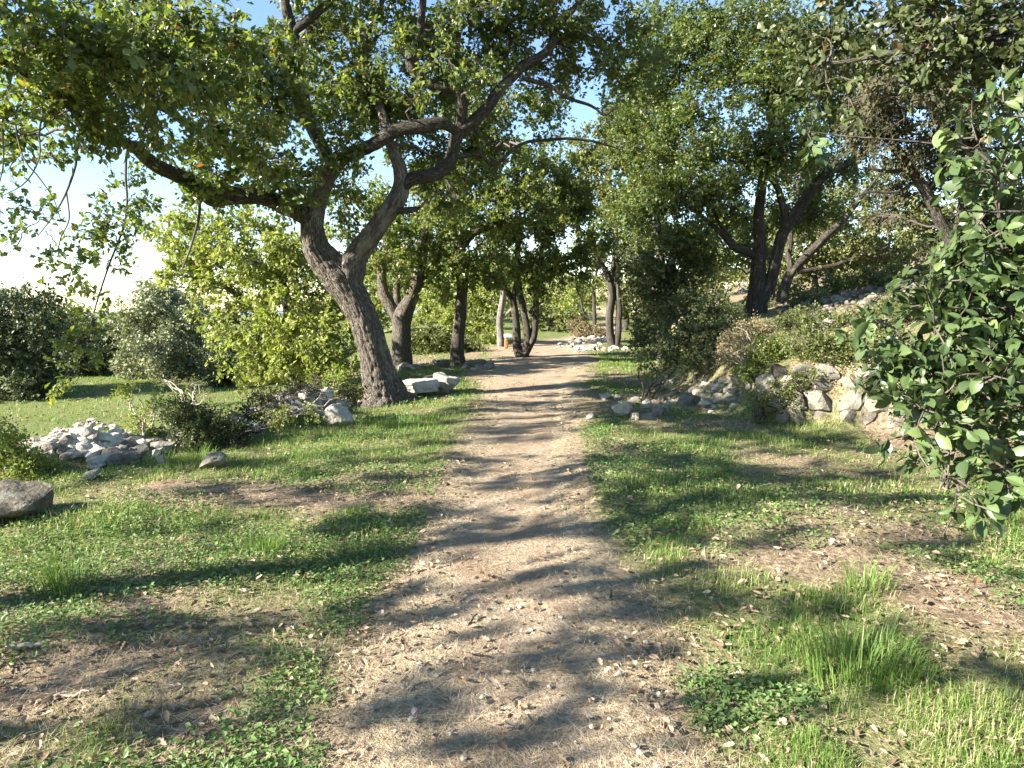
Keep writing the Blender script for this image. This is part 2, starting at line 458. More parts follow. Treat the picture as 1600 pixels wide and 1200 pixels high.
LEAF_OAK = fold_leaf([(0, 0), (.12, .03), (.26, .17), (.36, .10), (.5, .27), (.6, .16), (.74, .29), (.9, .17), (1, 0)], .25, .3)
LEAF_LOBE = (np.array([[0, 0, 0], [.5, 0, .0], [1, 0, -.14], [.28, .19, .05], [.42, .13, .03], [.62, .30, .05], [.82, .17, -.03], [.28, -.19, .05], [.42, -.13, .03], [.62, -.30, .05], [.82, -.17, -.03]]), np.array([[0, 1, 4], [0, 4, 3], [1, 5, 4], [1, 6, 5], [1, 2, 6], [0, 8, 1], [0, 7, 8], [1, 8, 9], [1, 9, 10], [1, 10, 2]]))
LEAF_OVAL = fold_leaf([(0, 0), (.1, .03), (.28, .2), (.5, .28), (.75, .23), (.92, .1), (1, 0)], .3, .3)
LEAF_MID = (np.array([[0, 0, 0], [.32, .2, .06], [.72, .27, .03], [1, 0, -.12], [.72, -.27, .03], [.32, -.2, .06]]), np.array([[0, 3, 2], [0, 2, 1], [0, 5, 4], [0, 4, 3]]))
LEAF_FAR = (np.array([[0, 0, 0], [.55, .33, .06], [1, 0, -.05], [.55, -.33, .06]]), np.array([[0, 2, 1], [0, 3, 2]]))
def oval_leaf(k):
    q = np.random.default_rng(k + 40)
    wf = q.uniform(.75, 1.15); V, f = fold_leaf([(0, 0), (.1, .03), (.26, .19 * wf), (.5, .27 * wf), (.74, .23 * wf), (.9, .11 * wf), (1, 0)], q.uniform(.05, .5), q.uniform(.1, .7))
    V[:, 1] += q.uniform(-.12, .12) * V[:, 0] ** 2
    return V, f
CURL_LITE = (np.array([[0, 0, .1], [.3, .2, .22], [.72, .27, .2], [1, 0, .12], [.72, -.27, .2], [.32, -.2, .2], [.5, 0, 0]]), np.array([[0, 6, 1], [1, 6, 2], [2, 6, 3], [3, 6, 4], [4, 6, 5], [5, 6, 0]]))
CURLED = fold_leaf([(0, 0), (.15, .05), (.3, .2), (.42, .13), (.58, .28), (.7, .18), (.85, .2), (1, 0)], .7, -.5)

def frames(d, up):
    x = nrm(d); z = nrm(up - x * np.sum(up * x, -1, keepdims=True)); y = np.cross(z, x)
    return np.stack([x, y, z], -1)      # columns

def leaf_batch(tpl, pos, fr, size, tint):
    V, f = tpl; n = len(pos); k = len(V)
    wv = np.ones((n, 1, 3)); wv[:, 0, 1] = rng.uniform(.7, 1.2, n)
    W = np.einsum('nij,kj->nki', fr * wv * size[:, None, None], V) + pos[:, None, :]
    fa = (f[None] + (np.arange(n) * k)[:, None, None]).reshape(-1, 3)
    return W.reshape(-1, 3), fa, np.repeat(tint, k)

def curve_paths(s, e, K, bend=.14, wig=.05, lift=.0):
    n = len(s); u = np.linspace(0, 1, K)[None, :, None]
    d = e - s; L = np.linalg.norm(d, axis=-1, keepdims=True)
    side = np.cross(d, rng.normal(size=(n, 3))); side = nrm(side)
    p = s[:, None] + d[:, None] * u + side[:, None] * (L * bend * rng.uniform(.3, 1, (n, 1)))[:, None] * np.sin(u * math.pi)
    p = p + np.array([0, 0, 1.])[None, None] * (L * lift)[:, None] * np.sin(u * math.pi)
    jit = rng.normal(size=(n, K, 3)) * (L * wig)[:, None]; jit[:, 0] = 0; jit[:, -1] = 0
    return p + jit

COVER = 1.68
class Tree:
    """limbs: lists of (px, py, depth, radius_px); blobs: (px, py, depth, rx_px, ry_px, rz_m, cover)."""
    def __init__(s, name, label, cat, base, group=None):
        s.root = empty(name, tuple(base)); tag(s.root, label, cat, group)
        s.base = np.array(base); s.sk = []; s.skr = []
        s.bV = []; s.bQ = []; s.nb = 0
        s.lV = []; s.lF = []; s.lT = []; s.nl = 0
        s.first = True; s.cand = []
    def limb(s, pts, mat, K=28, S=10, name=None, disp=None, world=False, flare=True):
        if world: w = [np.array(p[:3]) for p in pts]; r = [p[3] for p in pts]
        else: w = [P(p[0], p[1], p[2]) for p in pts]; r = [p[3] * p[2] / F for p in pts]
        if s.first:
            w[0] = s.base - np.array([0, 0, .12])
        p, r = resample(w, r, K)
        o3 = rng.uniform(0, 90, 3); q3 = np.cumsum(np.r_[0, np.linalg.norm(np.diff(p, axis=0), axis=1)])[:, None] / np.maximum(r.mean(), .01)
        wob = np.concatenate([noise3(np.c_[q3 * .22 + o3[k], q3 * 0 + k, q3 * 0 + 7.5], 3 + k)[:, None] for k in range(3)], 1) - .5
        p = p + wob * (r * (1.0 if s.sk else .25))[:, None] * smooth(np.linspace(0, 8, K))[:, None]
        V, q, b = tubes(p[None], r[None], S, disp)
        if name is None: name = 'trunk' if s.first else 'limb'
        s.first = False
        o = link(name, np_mesh(name, V, q, mat, vattrs={'bco': b}), s.root)
        s.sk.append(p); s.skr.append(r)
        return o
    def ghost(s, pts):            # skeleton continuation thin enough to live with the twigs
        w = [P(p[0], p[1], p[2]) for p in pts]; r = [p[3] * p[2] / F for p in pts]
        p, r = resample(w, r, 16)
        s.add_t(p[None], r[None], 5); s.sk.append(p); s.skr.append(r)
        return p
    def add_t(s, p, r, S):
        V, q, b = tubes(p, r, S); s.bV.append(V); s.bQ.append(q + s.nb); s.nb += len(V)
    def add_l(s, tpl, pos, fr, size, tint, sel=False):
        if sel: s.cand.append((pos, fr, size, tint, sum(len(q) for q in s.lF) + np.arange(len(pos)) * len(tpl[1]), len(tpl[1])))
        V, f, t = leaf_batch(tpl, pos, fr, size, tint)
        s.lV.append(V); s.lF.append(f + s.nl); s.lT.append(t); s.nl += len(V)
    def blob(s, px, py, dep, rx, ry, rz, cover, leaf=.085, tpl=LEAF_MID, per=11, sub=6, tlen=.28, tintr=(0, 1), world=None, keep=False, droop=.15, up=.7, wig=.05):
        if world is not None:
            c = np.array(world[:3]); rad = np.array(world[3:6]); n = int(world[6])
        else:
            c = P(px, py, dep); m = dep / F; rad = np.array([rx * m, rz, ry * m])
            lp = leaf / m
            n = int(cover * COVER * math.pi * rx * ry / (.5 * lp * lp * .55 * .62))
        n = max(n, 12)
        sk = np.concatenate(s.sk); sr = np.concatenate(s.skr)
        dd = np.linalg.norm(sk - c, axis=1) + 1.2 * np.maximum(sk[:, 2] - c[2] + .2, 0)
        k = int(np.argmin(dd)); st = sk[k]
        dist = np.linalg.norm(c - st)
        r0 = min(.75 * sr[k], .013 * dist + .012)
        br = curve_paths(st[None], c[None], 12, .16, .03 * wig / .05, .06)
        rr = np.linspace(r0, max(.006, r0 * .35), 12)[None]
        s.add_t(br, rr, 6); s.sk.append(br[0][3:]); s.skr.append(rr[0][3:])
        ntw = max(3, n // per); ns = max(3, ntw // sub)
        v = nrm(rng.normal(size=(ns, 3))) * (rng.uniform(.05, 1, (ns, 1)) ** (1 / 2.4)) * .92
        se = c + v * rad
        bp = br[0][4:]
        j = np.argmin(np.linalg.norm(se[:, None] - bp[None], axis=-1) + rng.uniform(0, .3, (ns, len(bp))), 1)
        sb = curve_paths(bp[j], se, 6, .14, wig, .04)
        thin = ((dep or 10) > 15 or (leaf < .06 and dep > 5)) and world is None
        r1 = np.minimum(r0 * .5, .011) * np.linspace(1, .35, 6)[None] * rng.uniform(.7, 1.2, (ns, 1))
        s.add_t(sb[:, ::5] if thin else sb, r1[:, ::5] if thin else r1, 3)
        w = rng.integers(0, ns, ntw); tpar = rng.uniform(1.6, 5, ntw); i0 = np.floor(tpar).astype(int).clip(0, 4); f = (tpar - i0)[:, None]
        ts = sb[w, i0] * (1 - f) + sb[w, i0 + 1] * f
        outd = nrm(sb[w, 5] - sb[w, 3])
        td = nrm(rng.normal(size=(ntw, 3)) * .8 + outd * .7 + nrm(ts - c) * .35)
        tl = tlen * rng.uniform(.5, 1.25, (ntw, 1))
        te = ts + td * tl - np.array([0, 0, 1.]) * tl * droop
        if not thin:
            tw = curve_paths(ts, te, 3 if (dep or 10) < 9 else 2, .1, .03)
            s.add_t(tw, np.linspace(.0045, .0018, tw.shape[1])[None] * np.ones((ntw, 1)) * max(1, (dep or 10) / 11), 3)
        li = np.repeat(np.arange(ntw), per); nl = len(li)
        u = rng.uniform(.25, 1.05, (nl, 1))
        lp_ = ts[li] + (te - ts)[li] * u + rng.normal(size=(nl, 3)) * tlen * .10
        ld = nrm(rng.normal(size=(nl, 3)) * .75 + td[li] * .65 + np.array([0, 0, -droop * 1.5]))
        lu = nrm(rng.normal(size=(nl, 3)) * .75 + np.array([0, 0, up]) + nrm(lp_ - c) * .3)
        size = leaf * rng.uniform(.55, 1.3, nl)
        cl = rng.uniform(0, 1, ntw)[li]
        tint = np.clip(tintr[0] + (tintr[1] - tintr[0]) * (.45 * cl + .55 * rng.uniform(0, 1, nl)) , 0, 1)
        odd = rng.uniform(0, 1, nl) > .985
        tint[odd] = rng.uniform(.95, 1, odd.sum())
        s.add_l(tpl, lp_, frames(ld, lu), size, tint, keep)
    def done(s, lmat, bmat, leaf_parts=0, leaf_tpl=None):
        if s.bV:
            o = link('branches', np_mesh('branches', np.concatenate(s.bV), np.concatenate(s.bQ), bmat), s.root); o['kind'] = 'stuff'
        crown = None
        if s.lV:
            V = np.concatenate(s.lV); Fc = np.concatenate(s.lF); T = np.concatenate(s.lT)
            if leaf_parts and s.cand:          # the largest leaves become objects of their own
                pos = np.concatenate([c[0] for c in s.cand]); size = np.concatenate([c[2] for c in s.cand])
                fs = np.concatenate([c[4] for c in s.cand]); fn = np.concatenate([np.full(len(c[0]), c[5]) for c in s.cand])
                px, py, dp = project(pos)
                sc_ = np.where((px > 5) & (px < 1595) & (py > 5) & (py < 1195) & (dp > .3), size / np.maximum(dp, .3), 0)
                best = np.argsort(-sc_)[:leaf_parts]; best = best[sc_[best] > 0]
                keepf = np.ones(len(Fc), bool)
                for b in best: keepf[fs[b]:fs[b] + fn[b]] = False
                Fc = Fc[keepf]
                used, inv = np.unique(Fc, return_inverse=True); V = V[used]; T = T[used]; Fc = inv.reshape(-1, 3)
            crown = link('crown', np_mesh('crown', V, Fc, lmat, {'tint': T}, smooth=False), s.root); crown['kind'] = 'stuff'
        if leaf_parts and s.cand:
            fr = np.concatenate([c[1] for c in s.cand]); ti = np.concatenate([c[3] for c in s.cand])
            mes = []
            for k in range(8):
                Vt, ft = leaf_tpl(k) if callable(leaf_tpl) else leaf_tpl
                mes.append(np_mesh('leaf', Vt, ft, lmat, {'tint': np.full(len(Vt), (k + .5) / 8)}, smooth=True))
            for b in best:
                o = bpy.data.objects.new('leaf', mes[int(min(7, ti[b] * 8))]); COL.objects.link(o); o.parent = crown
                Mx = Matrix([list(fr[b][r] * size[b] * 1.08) + [pos[b][r]] for r in range(3)] + [[0, 0, 0, 1]])
                o.matrix_parent_inverse = Matrix.Identity(4)
                o.matrix_basis = Mx
        return crown

def bark_disp(amp=.09, root=False):
    def f(bco, ang, seg):
        b = bco * np.array([1, 1, 1.0])
        n1 = np.abs(noise3(b * 30, 5) * 2 - 1); n2 = noise3(b * np.array([9, 9, 12]), 6)
        lob = .05 * np.sin(ang * 3 + 1)[None, None] * np.ones_like(n1) + .035 * np.sin(ang * 5 + seg[..., None] * 1.3)
        if root: lob = lob * (1 + 3.0 * np.exp(-seg[..., None] / .28))
        return amp * (smooth(n1 * 2.2) - .6) + .12 * (n2 - .5) + lob
    return f

# ================================================================== TREES
# --- the big leaning oak beside the path
ob = ground(600, 628); od = float(ob[1])
oak = Tree('oak_tree', 'big leaning oak with furrowed forked trunk beside the path', 'tree', ob)
D = od
oak.limb([(602, 632, D, 52), (598, 615, D, 33), (592, 592, D, 26.5), (586, 566, D, 23.5), (580, 540, D, 22.5), (568, 500, D, 22.5), (550, 465, D, 23.5), (530, 436, D, 26), (509, 412, D - .05, 23), (493, 388, D - .1, 19.5), (487, 360, D - .1, 17.5), (488, 335, D - .1, 16.5), (497, 305, D - .15, 15.5), (511, 275, D - .2, 13), (530, 250, D - .2, 11)], M['bark_oak'], K=150, S=110, disp=bark_disp(.10, True))
oak.limb([(545, 452, D, 17.7), (548, 425, D, 21.3), (560, 396, D, 16.9), (578, 368, D, 15.5), (600, 340, D, 14), (616, 315, D, 14), (624, 290, D, 12.5), (620, 262, D, 10.3), (610, 232, D, 8.1), (600, 190, D + .2, 6.62), (585, 130, D + .5, 5.89), (570, 72, D + .6, 5.15), (590, 28, D + .6, 4.05), (602, -25, D + .6, 2.94)], M['bark_oak'], K=120, S=48, disp=bark_disp(.09))
oak.limb([(625, 296, D, 8.83), (645, 281, D, 10.3), (680, 271, D, 10.3), (703, 254, D + .1, 9.57), (712, 227, D + .1, 9.2), (719, 206, D + .1, 9.2), (738, 193, D + .1, 8.83), (764, 166, D + .2, 8.46), (779, 140, D + .3, 8.1), (813, 108, D + .4, 7.36), (841, 91, D + .5, 6.99), (862, 70, D + .5, 6.62), (870, 45, D + .6, 5.15), (892, 18, D + .6, 4.42), (930, -20, D + .7, 3.68)], M['bark_limb'], K=90, S=24, disp=bark_disp(.08))
oak.limb([(716, 212, D + .1, 6.62), (724, 168, D, 8.1), (710, 142, D - .1, 7.36), (690, 136, D - .15, 7.36), (664, 128, D - .2, 7.36), (643, 108, D - .3, 7.36), (641, 92, D - .3, 7.36), (656, 52, D - .3, 5.89), (661, 0, D - .3, 5.15), (668, -50, D - .3, 4.42)], M['bark_limb'], K=60, S=20, disp=bark_disp(.08))
oak.limb([(524, 256, D - .2, 9.57), (548, 240, D - .2, 9.57), (575, 228, D - .3, 9.57), (612, 210, D - .35, 10.3), (655, 197, D - .3, 10.3), (690, 192, D - .15, 8.83), (712, 204, D + .05, 6.62), (726, 206, D + .1, 3.68)], M['bark_limb'], K=50, S=20, disp=bark_disp(.08))
oak.limb([(522, 262, D - .2, 8.1), (500, 225, D - .2, 9.57), (484, 182, D - .2, 9.57), (468, 130, D - .2, 9.57), (460, 87, D - .2, 8.83), (456, 45, D - .2, 8.83), (447, 0, D - .2, 6.62), (440, -60, D, 4.42)], M['bark_limb'], K=60, S=20, disp=bark_disp(.08))
oak.limb([(457, 52, D - .2, 5.89), (480, 32, D - .2, 6.62), (512, 5, D - .2, 5.89), (545, -40, D - .2, 4.42)], M['bark_limb'], K=24, S=14)
oak.limb([(490, 352, D - .1, 9.57), (468, 335, D - .3, 12.5), (420, 314, D - .8, 12.5), (371, 304, D - 1.2, 13.2), (333, 306, D - 1.6, 14.7), (306, 287, D - 1.9, 11.8), (262, 266, D - 2.4, 10.3), (224, 242, D - 2.8, 9.57), (196, 227, D - 3.2, 8.1), (168, 213, D - 3.6, 6.62), (146, 197, D - 4.0, 5.52), (100, 160, D - 4.5, 5.15), (50, 120, D - 5, 5.15), (0, 92, D - 5.3, 5.15), (-60, 60, D - 5.6, 4.42)], M['bark_limb'], K=100, S=28, disp=bark_disp(.09))
oak.limb([(484, 272, D - .2, 5.15), (420, 267, D - .9, 5.89), (350, 228, D - 1.8, 5.89), (270, 180, D - 2.8, 5.89), (190, 130, D - 3.8, 5.89), (120, 60, D - 4.6, 5.89), (60, 10, D - 5, 5.15)], M['bark_limb'], K=40, S=12)
oak.limb([(330, 300, D - 1.6, 5.89), (372, 262, D - 1.9, 5.89), (340, 200, D - 2.4, 5.15), (300, 120, D - 3, 5.15), (240, 40, D - 3.4, 4.42), (220, -30, D - 3.5, 3.68)], M['bark_limb'], K=36, S=12)
oak.limb([(815, 122, D + .4, 3.68), (862, 136, D + .4, 3.31), (880, 150, D + .4, 2.94), (925, 166, D + .4, 2.21), (945, 180, D + .4, 1.47), (960, 171, D + .4, 0.883)], M['bark_limb'], K=24, S=8)
oak.limb([(708, 246, D + .1, 4.42), (750, 241, D + .2, 3.31), (771, 258, D + .3, 2.65), (813, 226, D + .5, 2.5), (850, 219, D + .6, 2.36), (910, 218, D + .7, 2.06), (975, 235, D + .8, 0.736)], M['bark_limb'], K=30, S=8)
oak.limb([(612, 330, D, 5.15), (640, 328, D - .1, 5.15), (655, 325, D - .1, 2.94)], M['bark_limb'], K=12, S=10)
# hanging twigs against the sky
oak.ghost([(130, 192, D - 4, 3), (119, 225, D - 4, 2.4), (119, 255, D - 4, 2), (104, 300, D - 4, 1.7), (84, 336, D - 4, 1.2), (60, 368, D - 4, 0.72)])
oak.ghost([(104, 300, D - 4, 1.3), (108, 343, D - 4, 1.1), (95, 371, D - 4, 0.84), (90, 402, D - 4, 0.6)])
oak.ghost([(50, 120, D - 5, 2.2), (25, 180, D - 5, 1.6), (36, 245, D - 5, 1.3), (60, 276, D - 5, 1.1), (84, 311, D - 5, 0.84), (95, 345, D - 5, 0.6)])
oak.ghost([(80, 145, D - 4.6, 2), (62, 200, D - 4.6, 1.5), (62, 245, D - 4.6, 1.2), (40, 285, D - 4.6, 0.96), (0, 308, D - 4.6, 0.6)])
oak.ghost([(20, 110, D - 5.2, 1.8), (4, 190, D - 5.2, 1.3), (6, 250, D - 5.2, 1.1), (-4, 300, D - 5.2, 0.84)])
oak.ghost([(200, 228, D - 3.2, 2.4), (196, 266, D - 3.2, 2), (199, 330, D - 3.2, 1.8), (188, 370, D - 3.2, 1.6), (172, 410, D - 3.2, 1.4), (152, 470, D - 3.2, 1.2), (138, 520, D - 3.2, 1), (118, 590, D - 3.2, 0.6)])
oak.ghost([(306, 290, D - 1.9, 3), (312, 330, D - 1.9, 2.4), (300, 380, D - 1.9, 1.8), (285, 420, D - 1.9, 1.2)])
OAKL = dict(leaf=.088, tpl=LEAF_LOBE, keep=True, tlen=.26)
for b in [(60, 40, D - 5.6, 110, 70, .8, 1.1), (170, 90, D - 5.2, 120, 80, .8, 1.1), (290, 130, D - 5, 110, 80, .8, 0.95), (110, 170, D - 5, 110, 60, .7, 0.84), (250, 30, D - 4.8, 120, 60, .8, 0.84), (390, 60, D - 4, 90, 80, .8, 0.73), (210, 180, D - 4.4, 120, 50, .7, 0.84), (380, 210, D - 3.6, 90, 70, .7, 0.68)]:
    oak.blob(*b, **OAKL)
for b in [(420, 150, D - 1.6, 110, 110, .9, 1.1), (300, 250, D - 2, 110, 50, .8, .7), (440, 280, D - .9, 80, 60, .7, .7), (100, 100, D - 1.5, 130, 110, 1, .8), (270, 90, D - 1, 150, 110, 1, .9), (40, 210, D - 3, 80, 60, 1, .4), (440, 300, D - .6, 50, 40, .5, .5)]:
    oak.blob(*b, leaf=.095, tpl=LEAF_FAR)
for b in [(470, 60, D + .8, 70, 80, .8, .6), (560, 150, D + .5, 70, 90, .8, .9), (430, 240, D - 2.4, 70, 50, .5, .5), (560, 240, D - .8, 50, 40, .4, .35), (330, 270, D - 2.6, 60, 30, .4, .4), (640, 60, D + .9, 80, 70, .8, .55), (540, 300, D + .8, 60, 60, .8, .7), (600, 180, D + 1.2, 90, 70, .8, .8), (690, 120, D + 1.4, 90, 90, .8, .6), (740, 60, D + 1, 80, 70, .8, .7), (820, 50, D + 1, 90, 60, .8, .7), (900, 60, D + 1, 70, 60, .8, .55), (660, 240, D + 1.5, 70, 60, .8, .7), (770, 220, D + 1.3, 80, 60, .8, .65), (860, 110, D + .8, 80, 50, .8, .4), (960, 40, D + 1, 70, 50, .8, .6), (560, 380, D + 1.2, 50, 50, .6, .4), (520, 200, D - .8, 60, 60, .6, .5), (780, -10, D + .2, 150, 40, 1, .7), (560, -20, D, 150, 40, 1, .6), (690, 80, D - .8, 60, 50, .5, .3), (640, 160, D - .8, 50, 40, .4, .3), (760, 120, D - .5, 50, 50, .5, .35), (720, 20, D - .4, 80, 40, .5, .5), (700, 300, D + 1, 60, 40, .6, .5), (930, 110, D + 1.2, 60, 40, .8, .6), (880, 20, D + .6, 80, 40, .8, .6), (1000, 90, D + 1.4, 60, 60, .8, .7), (600, 70, D - .6, 60, 50, .5, .4), (500, 130, D + 1.6, 80, 70, .8, .7), (540, 40, D + 1.5, 70, 60, .8, .6), (930, 170, D + 1, 40, 24, .5, .3)]:
    oak.blob(*b, leaf=.085, tpl=LEAF_FAR)
for b in [(70, 360, D - 4, 60, 40, .4, .30), (95, 400, D - 4, 40, 30, .3, .3), (30, 320, D - 5, 50, 50, .4, .28), (60, 240, D - 4.6, 60, 50, .4, .35), (150, 340, D - 3.2, 40, 60, .4, .35), (178, 400, D - 3.2, 36, 30, .3, .5), (160, 450, D - 3.2, 26, 24, .2, .5), (146, 490, D - 3.2, 20, 24, .2, .6), (130, 530, D - 3.2, 26, 40, .25, .8), (196, 330, D - 3.2, 24, 40, .2, .4), (112, 590, D - 3.2, 18, 26, .2, .7), (20, 390, D - 5, 40, 16, .3, .25), (210, 300, D - 3, 50, 40, .4, .4)]:
    oak.blob(*b, leaf=.085, tpl=LEAF_LOBE, tlen=.26, per=8, keep=True)
# crown above and behind the frame so that the shade and the sky light are right
for w in [(-3.5, 11.5, 7.8, 3.0, 2.4, 1.3, 7000), (-.6, 12.2, 8.2, 3, 2.5, 1.4, 7500), (-5.5, 8.5, 6.0, 2.0, 2.0, .9, 2600), (1.5, 12, 7.4, 2, 2, .9, 3000), (-7.2, 6.2, 5.3, 1.5, 1.3, .9, 2200), (-6.2, 4.4, 5.2, 1.3, 1.1, .7, 1400)]:
    oak.blob(0, 0, 11, 0, 0, 0, 0, leaf=.10, tpl=LEAF_FAR, world=w)
oak.done(M['oak'], M['twig'], 300, LEAF_OAK)

def simple_tree(name, label, base_px, limbs, blobs, lmat, bmat, leaf=.085, tpl=LEAF_FAR, group=None, base=None, S=14, K=36, cat='tree', tl=.28, disp=True, **kw):
    b = ground(*base_px) if base is None else base
    dep = float(b[1]); t = Tree(name, label, cat, b, group)
    for k, l in enumerate(limbs):
        t.limb([(p[0], p[1], dep + (p[3] if len(p) > 3 else 0), p[2]) for p in l], bmat, K=K, S=S if k == 0 else max(8, S - 4), disp=bark_disp(.07) if disp and k == 0 else None)
    for q in blobs:
        t.blob(q[0], q[1], dep + q[2], q[3], q[4], q[5], q[6], leaf=leaf, tpl=tpl, tlen=tl, **kw)
    t.done(lmat, M['twig'])
    return t

G_MID = 'oaks lining the middle of the path'
simple_tree('oak_tree', 'thick forked oak standing just behind the leaning trunk', (623, 572),
    [[(624, 572, 22), (625, 545, 15), (626, 510, 14), (628, 492, 16), (642, 465, 10), (652, 440, 9), (660, 400, 8), (665, 340, 6)], [(626, 505, 9), (612, 478, 9), (600, 455, 8), (596, 425, 7), (600, 380, 5)], [(625, 500, 6), (622, 470, 6), (620, 440, 5), (625, 390, 4)], [(612, 485, 5), (598, 470, 5), (590, 455, 4)]],
    [(600, 390, -1.2, 60, 50, 1, .9), (660, 370, -.6, 70, 50, 1, 1), (620, 330, .5, 80, 60, 1.2, 1), (660, 430, .4, 50, 30, .8, .9), (590, 440, .6, 40, 40, .8, .7), (700, 310, 1, 60, 60, 1, .8)],
    M['oak'], M['bark_oak'], .10, group=G_MID, S=24, K=60, tintr=(.2, 1))
simple_tree('oak_tree', 'slim straight oak with stones round its foot', (715, 569),
    [[(714, 569, 15), (714, 550, 10.5), (716, 520, 9.5), (719, 480, 9), (722, 440, 8.5), (721, 400, 8), (716, 350, 7), (719, 300, 6), (730, 250, 5), (740, 200, 4)], [(720, 392, 5), (706, 380, 5.5), (694, 388, 5), (684, 380, 4)], [(721, 388, 5), (738, 366, 6), (752, 362, 5), (775, 350, 4), (795, 330, 3)], [(718, 320, 4), (700, 280, 4), (690, 240, 3)]],
    [(700, 420, -.8, 50, 30, .8, .9), (760, 400, -.4, 60, 40, 1, .9), (690, 340, -.5, 60, 50, 1, .8), (760, 330, 0, 70, 50, 1, .9), (720, 270, .5, 80, 50, 1, .9), (800, 290, .5, 70, 50, 1, .8), (700, 450, -.4, 40, 18, .5, 1), (760, 440, -.2, 50, 20, .6, .9), (840, 330, .5, 60, 40, 1, .8), (760, 210, 1, 70, 50, 1, .8), (720, 170, 1.2, 60, 50, 1, .8), (790, 150, 1.2, 60, 50, 1, .8), (850, 190, 1.4, 50, 50, 1, .8), (740, 110, 1.4, 70, 40, 1, .7), (830, 250, 1, 60, 40, 1, .7), (680, 280, 1.2, 60, 50, 1, .7)],
    M['oak'], M['bark_thin'], .10, group=G_MID, tintr=(.15, 1))
simple_tree('oak_tree', 'oak with three slender dark stems from one foot at the path', (819, 558),
    [[(812, 558, 12), (808, 545, 7), (807, 520, 6), (804, 490, 5.5), (799, 468, 5), (787, 446, 4), (775, 425, 3.5)], [(816, 556, 8), (822, 540, 6), (824, 520, 6), (819, 485, 5.5), (812, 455, 5.5), (808, 420, 5), (810, 370, 4)], [(818, 554, 8), (827, 540, 6.5), (834, 520, 6), (837, 490, 5), (838, 460, 4.5), (842, 420, 4), (850, 370, 3)], [(806, 500, 3.5), (804, 460, 3.5), (806, 430, 3)], [(828, 490, 2.5), (835, 480, 2.5), (850, 470, 1.5)]],
    [(780, 410, -.8, 50, 32, .8, 1), (840, 410, -.8, 60, 34, 1, 1.1), (820, 360, 0, 80, 40, 1, 1.1), (890, 400, -.3, 50, 36, .8, 1), (870, 330, .5, 70, 50, 1, 1), (770, 370, .4, 50, 40, 1, .8), (850, 445, -.6, 50, 14, .5, .9), (800, 300, .5, 70, 40, 1, .7), (900, 440, -.2, 36, 18, .4, .9), (860, 270, .8, 70, 50, 1, 1), (900, 320, .6, 50, 50, 1, 1), (930, 380, .2, 40, 40, .8, .9)],
    M['oak'], M['bark_thin'], .105, group=G_MID, tintr=(.05, .95))
simple_tree('oak_tree', 'loose oak of two close parallel trunks on the stony mound', (958, 543),
    [[(954, 544, 8), (953, 520, 6), (952, 495, 6), (956, 465, 6), (953, 440, 5), (944, 420, 4.5), (930, 400, 4), (915, 380, 3)], [(962, 543, 7), (965, 520, 5), (966, 490, 5), (965, 450, 4), (964, 400, 3.5), (962, 340, 3)], [(955, 455, 3.5), (958, 420, 3.5), (962, 380, 3)]],
    [(920, 380, -.5, 50, 36, .8, .7), (970, 330, 0, 60, 60, 1, .8), (1000, 400, 0, 50, 50, 1, .7), (930, 310, .4, 60, 60, 1, .7), (985, 450, .3, 30, 30, .8, .5), (950, 260, .4, 70, 50, 1, .8), (900, 270, .6, 50, 50, 1, .8), (1000, 230, .4, 60, 60, 1, .9), (960, 200, .8, 50, 46, 1, .9), (910, 220, 1, 50, 40, 1, .8), (1020, 170, 1, 60, 60, 1, .9), (880, 320, 1, 50, 40, 1, .8), (1030, 300, .4, 50, 60, 1, .8), (940, 440, 1.5, 40, 20, 1, .5)],
    M['olive'], M['bark_thin'], .11, group=G_MID)
simple_tree('small_oak', 'small thin oak with a low crooked branch past the mound', (928, 520),
    [[(928, 520, 4), (929, 495, 3), (928, 465, 2.6), (930, 435, 2.2), (936, 410, 1.6)], [(927, 500, 2), (916, 494, 2), (910, 483, 2), (907, 465, 1.6), (900, 450, 1.2)]],
    [(905, 440, 0, 30, 16, .6, .6), (940, 430, .3, 30, 20, .6, .6), (925, 405, 0, 40, 22, .7, .7)],
    M['olive'], M['bark_thin'], .12)
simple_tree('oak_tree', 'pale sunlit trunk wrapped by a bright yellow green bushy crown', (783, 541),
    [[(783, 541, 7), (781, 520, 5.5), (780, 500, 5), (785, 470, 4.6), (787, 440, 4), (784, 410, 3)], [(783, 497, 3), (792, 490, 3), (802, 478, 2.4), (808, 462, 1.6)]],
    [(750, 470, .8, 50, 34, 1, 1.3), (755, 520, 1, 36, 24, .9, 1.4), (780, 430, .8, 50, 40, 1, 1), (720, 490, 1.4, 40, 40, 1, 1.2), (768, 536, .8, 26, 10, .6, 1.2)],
    M['bright'], M['bark_pale'], .11)
